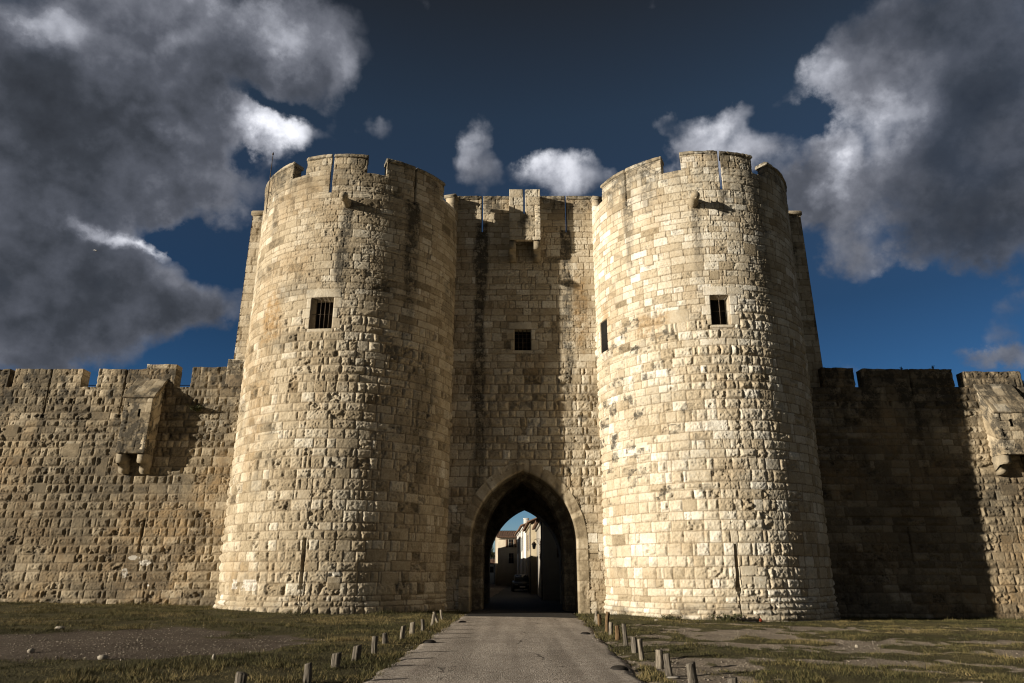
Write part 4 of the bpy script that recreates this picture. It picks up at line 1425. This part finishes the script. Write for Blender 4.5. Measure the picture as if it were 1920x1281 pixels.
# ------------------------------------------------------------------ low dark studs on the road
M_RUBBER = plain_material('dark_stud', (.018, .016, .014), (.035, .03, .026), 30, .7)
for x, y, s, lab in ((-2.0, 18.23, 1.0, 'low dark dome on the left edge of the road, nearer the viewer'), (-1.69, 25.46, .85, 'low dark dome on the left edge of the road, near the gate'),
                     (2.11, 21.54, .9, 'low dark dome on the right edge of the road, nearer the gate'), (1.96, 13.91, 1.0, 'low dark dome on the right edge of the road, nearer the viewer')):
    m = MB()
    rings = []
    for t, hh in ((.17, -.01), (.165, .012), (.14, .035), (.10, .052), (.05, .060), (.01, .062)):
        rings.append([(s * t * math.cos(q), s * t * 1.0 * math.sin(q), s * hh) for q in np.linspace(0, 2 * math.pi, 21)[:-1]])
    m.loft(rings)
    o = m.build('road_stud', M_RUBBER, smooth=True)
    o.location = (x, y, float(gz(x)) + .008)
    tag(o, lab, 'road stud', 'dark domes on the road edges')


# ------------------------------------------------------------------ single stones and bits lying about
def loose_stone(x, y, sx, sy, sz, rot, tiltx, label, seed, mat=None):
    rng = np.random.default_rng(seed)
    rings = []
    for ph in np.linspace(-1.2, 1.35, 6):
        rings.append([(sx * math.cos(ph) * math.cos(q) * rng.uniform(.8, 1.15), sy * math.cos(ph) * math.sin(q) * rng.uniform(.8, 1.15), sz * (math.sin(ph) + .45)) for q in np.linspace(0, 2 * math.pi, 10)[:-1]])
    m = MB()
    m.loft(rings)
    o = m.build('stone', mat or M_WHITE)
    o.location = (x, y, float(ground_z(np.array([x]), np.array([y]))[0]) + .01)
    o.rotation_euler = (tiltx, 0, rot)
    return tag(o, label, 'stone')


M_WHITE = plain_material('pale_stone', (.24, .21, .165), (.42, .38, .31), 18)
loose_stone(-5.42, 13.78, .035, .03, .09, .3, .5, 'pale pointed stone standing tilted in the left grass', 1)
loose_stone(-11.92, 19.74, .14, .10, .045, .1, 0, 'flat pale stone at the far edge of the left gravel patch', 2)
loose_stone(-9.25, 14.54, .07, .06, .05, .7, 0, 'small rounded stone near the left edge of the photo', 3)
loose_stone(-7.45, 13.79, .10, .07, .05, .2, 0, 'tan stone where the left gravel meets the near grass', 4)
loose_stone(-7.44, 18.59, .03, .03, .03, .2, 0, 'tiny bright stone on the left gravel patch', 5)
loose_stone(8.74, 19.11, .055, .05, .045, .4, 0, 'small white stone on the bare ground right of the road', 6)
loose_stone(5.35, 27.6, .09, .06, .035, .0, 0, 'white stone in the grass at the foot of the right tower', 7)
loose_stone(2.72, 12.86, .13, .06, .02, .05, 0, 'flat grey stone slab at the foot of a slim post', 8, plain_material('grey_slab', (.24, .22, .19), (.36, .33, .29)))
m = MB()
rings = [[(.06 * math.cos(ph) * math.cos(q), .06 * math.cos(ph) * math.sin(q), .06 * math.sin(ph) + .05) for q in np.linspace(0, 2 * math.pi, 15)[:-1]] for ph in np.linspace(-1.45, 1.45, 9)]
m.loft(rings)
o = m.build('ball', plain_material('orange_red', (.24, .04, .02), (.32, .07, .03)), smooth=True)
o.location = (9.25, 27.75, float(ground_z(np.array([9.25]), np.array([27.75]))[0]) + .05)
tag(o, 'small orange-red ball in the grass at the foot of the right tower', 'ball')


# ------------------------------------------------------------------ plants on and by the walls
def leaf_material(name, c1, c2):
    m, b, p = material(name)
    g = b.n('ShaderNodeNewGeometry')
    b.put(p.inputs['Base Color'], b.mix(g.outputs['Random Per Island'], c1, c2))
    p.inputs['Roughness'].default_value = .7
    return m


M_LEAF = leaf_material('dull_leaf', (.022, .026, .010), (.075, .075, .028))


def plant(name, loc, n, spread, h, ls, label, cat, seed, out=(0, -1, 0), mat=None):
    rng = np.random.default_rng(seed)
    root = thing(name, label, cat, loc)
    st = MB()
    V = []; F = []
    ns = max(5, n // 26)
    for s in range(ns):
        a = rng.uniform(0, 6.28); q = rng.uniform(.2, 1)
        tip = np.array([math.cos(a) * spread * q, math.sin(a) * spread * q, h * rng.uniform(.5, 1)]) + np.array(out) * spread * rng.uniform(0, .7)
        mid = tip * .5 + np.array([0, 0, h * .12])
        st.tube([(0, 0, -.05), tuple(mid), tuple(tip)], [.008, .006, .003], 5)
        for k in range(n // ns):
            t = rng.uniform(.25, 1.05)
            c = (mid * 2 * t if t < .5 else mid + (tip - mid) * (2 * t - 1)) + rng.normal(0, ls * .7, 3)
            d = rng.normal(0, 1, 3); d /= np.linalg.norm(d); e = np.cross(d, rng.normal(0, 1, 3)); e /= np.linalg.norm(e)
            L = ls * rng.uniform(.6, 1.3)
            i = len(V)
            V += [c - d * L, c + e * L * .4, c + d * L, c - e * L * .4]
            F.append((i, i + 1, i + 2, i + 3))
    st.build('stems', M_WOOD_GREY, root)
    obj('foliage', raw_mesh('foliage', V, np.array(F)), mat or M_LEAF, root)
    return root


plant('wall_plant', (-15.55, WY - .12, 9.15), 260, .42, .22, .06, 'dark dry plant rooted in the left curtain wall below a small square hole', 'plant', 3)
plant('shrub', (8.15, 28.0, -.12), 500, .75, .30, .045, 'low green shrub at the sunlit foot of the right tower', 'shrub', 4)
plant('shrub', (5.9, 28.5, -.08), 260, .6, .18, .04, 'low weedy shrub between the right tower and the tallest tan post', 'shrub', 5)
plant('wall_plant', (19.75, WY + .3, 11.35), 60, .10, .22, .03, 'thin weed on top of the right curtain wall, nearer the tower', 'plant', 6, (0, 0, 0))
plant('wall_plant', (21.35, WY + .3, 11.35), 90, .14, .26, .03, 'small weed on the top right corner of the shaded merlon', 'plant', 7, (0, 0, 0))
plant('wall_plant', (25.85, WY + .4, 10.4), 130, .3, .5, .05, 'dry yellowish plant in the far right crenel of the curtain wall', 'plant', 8, (0, 0, 0), leaf_material('dry_leaf', (.12, .09, .03), (.28, .2, .08)))

# ------------------------------------------------------------------ the town seen through the arch
M_WALL_A = plain_material('cream_render', (.38, .33, .25), (.46, .41, .32), 1.5, .9, .2)
M_WALL_B = plain_material('white_render', (.62, .60, .55), (.72, .70, .65), 1.5, .9, .2)
M_WALL_C = plain_material('ochre_render', (.30, .25, .17), (.40, .34, .24), 1.5, .9, .2)
M_WALL_D = plain_material('grey_render', (.34, .31, .26), (.42, .38, .32), 1.5, .9, .2)
M_TILE = plain_material('clay_roof_tile', (.12, .07, .045), (.22, .14, .095), 5, .9, .3)
M_SHUT = plain_material('brown_shutter', (.10, .06, .04), (.16, .10, .06), 6, .7)
M_SHUT2 = plain_material('grey_blue_shutter', (.14, .17, .19), (.20, .23, .25), 6, .7)
M_GLASS = plain_material('dark_pane', (.012, .013, .015), (.02, .022, .025), 3, .25)


def house(label, x, y, w, d, h, rise, rot, mat, along_x, wins, shut, chimney=None, cat='house'):
    """wins: (face 'f'|'l', centre along the face, sill height, width, height, shutters open?)"""
    T = thing('house', label, cat, (x, y, float(gz(x))), R_(rot))
    m = MB()
    if along_x:
        prof = [(0, 0), (0, h), (d / 2, h + rise), (d, h), (d, 0)]
        m.loft([[(0, a, b) for a, b in prof], [(w, a, b) for a, b in prof]])
    else:
        prof = [(0, 0), (0, h), (w / 2, h + rise), (w, h), (w, 0)]
        m.loft([[(a, 0, b) for a, b in prof], [(a, d, b) for a, b in prof]])
    wall = m.build('wall', mat, T)
    # pantile roof: corrugated sheets with an overhang
    ov = .35
    L = (w if along_x else d) + 2 * .2
    half = (d if along_x else w) / 2
    us = np.linspace(-.2, L - .2, max(20, int(L / .07)))
    vs = np.linspace(-ov / half, 1, 10)
    U, Vv = np.meshgrid(us, vs, indexing='ij')
    u, v = U.ravel(), Vv.ravel()
    cz = h + rise * v + .10 + .055 * np.abs(np.sin(u * math.pi / .24)) + .03 * (np.floor(v * 9.99) % 2) * .5
    parts = []
    V = []; F = []
    for s in (0, 1):
        q = v * half if s == 0 else 2 * half - v * half
        A = np.stack([u, q, cz] if along_x else [q, u, cz], 1)
        B = A - np.array([0, 0, .12])
        n = sum(len(k) for k in V)
        V += [A, B]
        g1 = grid_faces(len(us), len(vs), n); g2 = grid_faces(len(us), len(vs), n + len(A), True)
        nu, nz = len(us), len(vs)
        I = lambda i, j: n + i * nz + j
        bd_ = np.array([I(i, 0) for i in range(nu)] + [I(nu - 1, j) for j in range(1, nz)] + [I(i, nz - 1) for i in range(nu - 2, -1, -1)] + [I(0, j) for j in range(nz - 2, 0, -1)])
        F += [g1, g2, np.stack([np.roll(bd_, -1), bd_, bd_ + len(A), np.roll(bd_, -1) + len(A)], 1)]
    rf = obj('roof', raw_mesh('roof', np.concatenate(V), F), M_TILE, T)
    if chimney:
        cx_, cy_, ch = chimney
        m = MB()
        m.bbox(cx_ - .3, cx_ + .3, cy_ - .25, cy_ + .25, h, h + ch, .03).bbox(cx_ - .36, cx_ + .36, cy_ - .31, cy_ + .31, h + ch, h + ch + .12, .03)
        m.build('chimney', M_WALL_B, rf)
    # cornice and downpipe
    m = MB()
    if along_x: m.box(-.06, w + .06, -.12, -.003, h - .22, h - .02)
    else: m.box(-.12, -.003, -.06, d + .06, h - .22, h - .02)
    m.build('cornice', mat, T)
    m = MB()
    if along_x: m.tube([(w - .25, -.09, 0), (w - .25, -.09, h - .25)], .05, 8)
    else: m.tube([(-.09, .3, 0), (-.09, .3, h - .25)], .05, 8)
    m.build('downpipe', M_STEEL, T)
    for (face, c, z, ww, hh, sh) in wins:
        Mx = Matrix.Identity(4) if face == 'f' else Matrix.Rotation(R_(-90), 4, 'Z') @ Matrix.Translation((0, 0, 0))
        if face == 'l': Mx = Matrix(((0, 1, 0, 0), (-1, 0, 0, 2 * c), (0, 0, 1, 0), (0, 0, 0, 1)))
        fr = MB()
        b = .09
        for bx in ((c - ww / 2 - b, c - ww / 2, z - b, z + hh + b), (c + ww / 2, c + ww / 2 + b, z - b, z + hh + b), (c - ww / 2, c + ww / 2, z + hh, z + hh + b), (c - ww / 2, c + ww / 2, z - b, z)):
            fr.box(bx[0], bx[1], -.05, .02, bx[2], bx[3], Mx)
        f = fr.build('door' if z < .2 else 'window', M_WALL_D, T)
        g = MB()
        g.box(c - ww / 2, c + ww / 2, -.012, .02, z, z + hh, Mx)
        g.build('pane', M_GLASS, f)
        g = MB()
        g.box(c - .02, c + .02, -.03, -.013, z, z + hh, Mx)
        g.box(c - ww / 2, c + ww / 2, -.03, -.013, z + hh * .55, z + hh * .55 + .04, Mx)
        g.build('glazing_bar', M_SHUT, f)
        if sh:
            for sg in (-1, 1):
                g = MB()
                x0 = c + sg * (ww / 2 + b + .02); x1 = x0 + sg * ww * .5
                lo, hi = min(x0, x1), max(x0, x1)
                g.box(lo, hi, -.05, -.004, z, z + hh, Mx)
                for k in range(7): g.box(lo + .04, hi - .04, -.065, -.051, z + .08 + k * hh / 7.4, z + .08 + k * hh / 7.4 + .09, Mx)
                g.build('shutter', shut, f)
    return T


house('cream house facing the arch at the end of the street, with brown shutters', -1.85, 95, 7.5, 8, 6.0, .95, 4, M_WALL_A, True,
      [('f', 1.75, 4.75, .62, 1.05, True), ('f', 1.75, 2.75, .62, 1.25, False), ('f', 4.5, 4.75, .62, 1.05, True), ('f', 4.0, .05, .9, 2.1, False)], M_SHUT)
house('white house farthest along the right side of the street', .92, 84.5, 6.5, 10, 6.35, 1.0, 1.6, M_WALL_B, False,
      [('l', 2.2, 3.9, .8, 1.3, True), ('l', 6.0, 3.9, .8, 1.3, True)], M_SHUT2, (.9, 3.0, 1.5))
house('bright white house second from the far end on the right of the street', 1.22, 74.2, 6.5, 10, 6.3, 1.0, 1.5, M_WALL_B, False,
      [('l', 2.4, 3.9, .8, 1.4, True), ('l', 6.6, 3.9, .8, 1.4, True)], M_SHUT2)
house('cream house with a clay roof beside the street lantern', 1.62, 60.2, 6.5, 13.6, 5.75, 1.2, .8, M_WALL_C, False,
      [('l', 3.0, 3.6, .8, 1.4, True), ('l', 8.0, 3.6, .8, 1.4, True), ('f', 1.3, 3.4, .6, 1.2, False)], M_SHUT)
house('dark shaded house on the right just behind the gate', 2.02, 47.0, 7.5, 12.5, 5.1, 1.0, 0, M_WALL_D, False,
      [('f', 1.8, 2.6, .8, 1.3, True), ('f', 1.8, .05, .9, 2.1, False), ('l', 4, 2.6, .8, 1.2, True)], M_SHUT)
house('tall plain house on the left of the street, hidden behind the arch side', -11.0, 80, 7.3, 11, 6.0, 1.1, 0, M_WALL_D, False, [('f', 5.5, 3.5, .8, 1.3, True)], M_SHUT)
house('low grey building on the left at the far end of the street', -9.5, 92.5, 5.6, 24, 2.9, .6, 0, M_WALL_D, False, [('f', 4.5, 1.2, .7, 1.0, True)], M_SHUT)
house('low building on the left of the street just behind the gate', -10.5, 54, 7.1, 25, 3.7, .8, 0, M_WALL_C, False, [('f', 5.5, 1.4, .8, 1.2, True)], M_SHUT)
house('tiny pale far house at the left edge of the arch opening', -4.2, 112, 1.75, 6, 2.9, .6, 3, M_WALL_B, True, [('f', 1.1, 1.6, .5, .8, False)], M_SHUT)


def tree(x, y, h, r, label, seed):
    rng = np.random.default_rng(seed)
    T = thing('tree', label, 'tree', (x, y, 0))
    m = MB()
    m.tube([(0, 0, -.2), (.05, 0, h * .3), (0, .1, h * .6)], [.2, .15, .07], 8)
    for k in range(6):
        a = rng.uniform(0, 6.28)
        m.tube([(.03, 0, h * .35), (math.cos(a) * r * .5, math.sin(a) * r * .5, h * rng.uniform(.6, .85))], [.07, .02], 6)
    m.build('trunk', M_WOOD_GREY, T)
    n = 5000
    cl = rng.normal(0, 1, (40, 3)); cl /= np.linalg.norm(cl, axis=1)[:, None]
    cl = cl * rng.uniform(.3, 1, (40, 1)) * np.array([r, r, h * .34]) + np.array([0, 0, h * .66])
    c = cl[rng.integers(0, 40, n)] + rng.normal(0, r * .16, (n, 3))
    d = rng.normal(0, 1, (n, 3)); d /= np.linalg.norm(d, axis=1)[:, None]
    e = np.cross(d, rng.normal(0, 1, (n, 3))); e /= np.linalg.norm(e, axis=1)[:, None]
    s = rng.uniform(.06, .13, (n, 1))
    V = np.stack([c - d * s, c + e * s * .5, c + d * s, c - e * s * .5], 1).reshape(-1, 3)
    obj('crown', raw_mesh('crown', V, np.arange(4 * n, dtype=np.int32).reshape(-1, 4)), M_LEAF, T)


tree(-3.6, 122, 5.9, 1.35, 'dark leafy tree beyond the houses at the left edge of the arch opening', 9)

# street lantern on its bracket
L = thing('street_lantern', 'black iron street lantern on a wall bracket beyond the arch', 'lantern', (1.98, 50.2, 3.75))
m = MB()
m.tube([(.04, 0, .1), (-.15, 0, .12), (-.35, 0, .10), (-.45, 0, .02), (-.45, 0, -.08)], .018, 8)
m.tube([(.04, 0, -.35), (-.12, 0, -.2), (-.25, 0, .02), (-.35, 0, .10)], .012, 8)
m.tube([(-.15 + .07 * math.cos(q), 0, -.02 + .07 * math.sin(q)) for q in np.linspace(0, 6.0, 14)], .009, 6)
m.build('bracket', M_IRON, L)
m = MB()
m.loft([[(-.45 + r * math.cos(q), r * math.sin(q), z) for q in np.linspace(0, 2 * math.pi, 9)[:-1]] for r, z in ((.20, -.26), (.18, -.24), (.07, -.10), (.03, -.06))])
m.build('lamp_cap', M_IRON, L)
m = MB()
m.loft([[(-.45 + r * math.cos(q), r * math.sin(q), z) for q in np.linspace(0, 2 * math.pi, 7)[:-1]] for r, z in ((.09, -.56), (.15, -.265))])
m.build('lamp_glass', plain_material('milky_glass', (.35, .34, .31), (.42, .41, .38), 4, .3), L)


def car(x, y, rot, label):
    T = thing('car', label, 'car', (x, y, 0), R_(rot))
    paint = plain_material('dark_car_paint', (.012, .013, .016), (.018, .019, .022), 2, .4)
    sec = lambda yv, w, z0, z1: [(-w, yv, z0), (-w, yv, z1 - .1), (-w + .08, yv, z1), (w - .08, yv, z1), (w, yv, z1 - .1), (w, yv, z0)]
    m = MB()
    m.loft([sec(0, .74, .35, .62), sec(.1, .80, .24, .72), sec(1.0, .84, .22, .88), sec(3.3, .85, .22, .92), sec(3.9, .82, .24, .88), sec(4.05, .76, .38, .75)])
    m.build('body', paint, T)
    m = MB()
    m.loft([sec(1.0, .74, .87, .95), sec(1.75, .64, .87, 1.42), sec(3.0, .64, .87, 1.45), sec(3.8, .72, .87, .95)])
    m.build('cabin', paint, T)
    m = MB()
    m.add([(-.62, 1.08, .98), (.62, 1.08, .98), (.53, 1.70, 1.38), (-.53, 1.70, 1.38), (-.62, 1.05, .985), (.62, 1.05, .985), (.53, 1.67, 1.395), (-.53, 1.67, 1.395)],
          [(4, 5, 6, 7), (3, 2, 1, 0), (0, 1, 5, 4), (1, 2, 6, 5), (2, 3, 7, 6), (3, 0, 4, 7)])
    m.build('windscreen', plain_material('car_glass', (.03, .035, .04), (.05, .055, .06), 2, .2), T)
    for sx in (-.58, .58):
        m = MB()
        m.bbox(sx - .15, sx + .15, -.02, .1, .52, .64, .02)
        m.build('headlight', plain_material('lamp_lens', (.10, .10, .10), (.14, .14, .14), 3, .3), T)
    m = MB()
    m.bbox(-.26, .26, -.03, .03, .36, .47, .01)
    m.build('number_plate', M_WALL_B, T)
    for sx in (-.80, .80):
        for yy in (.75, 3.2):
            w = MB()
            w.loft([[(sx + dx, yy + r * math.cos(q), .31 + r * math.sin(q)) for q in np.linspace(0, 2 * math.pi, 19)[:-1]] for dx, r in ((-.09, .27), (-.08, .31), (.08, .31), (.09, .27))])
            wo = w.build('wheel', M_RUBBER, T)
            w = MB()
            w.loft([[(sx + dx, yy + .19 * math.cos(q), .31 + .19 * math.sin(q)) for q in np.linspace(0, 2 * math.pi, 13)[:-1]] for dx in (-.10, .10)])
            w.build('rim', M_STEEL, wo)


car(.95, 66, 2, 'dark parked car facing the viewer in the shaded street beyond the arch')

# a gull far off against the cloud
gy = 90.0
gp = (-795 / 1300 * (gy * .9488 + .316 * 38.0), gy, 1.65 + gy * .485)
m = MB()
m.loft([[(t, r * math.cos(q), r * math.sin(q) + dz) for q in np.linspace(0, 2 * math.pi, 9)[:-1]] for t, r, dz in ((-.26, .01, 0), (-.18, .045, 0), (-.02, .075, 0), (.12, .06, .01), (.18, .045, .02), (.25, .015, .015))])
for sg in (-1, 1):
    m.loft([[(.10 - k * .10 + dx, sg * yv, zv + dz) for dx, dz in ((.09, 0), (0, .015), (-.09, 0), (0, -.012))] for k, yv, zv in ((0, .04, .03), (.2, .25, .14), (.9, .5, .12), (2.0, .68, .05))])
m.loft([[(-.24, -.03, 0), (-.24, .03, 0), (-.24, 0, .012)], [(-.36, -.08, 0), (-.36, .08, 0), (-.36, 0, .01)]])
o = m.build('bird', plain_material('white_feather', (.6, .6, .6), (.75, .75, .75), 5))
o.location = gp
o.rotation_euler = (.35, .1, .5)
tag(o, 'tiny white bird flying in front of the dark cloud at left', 'bird')
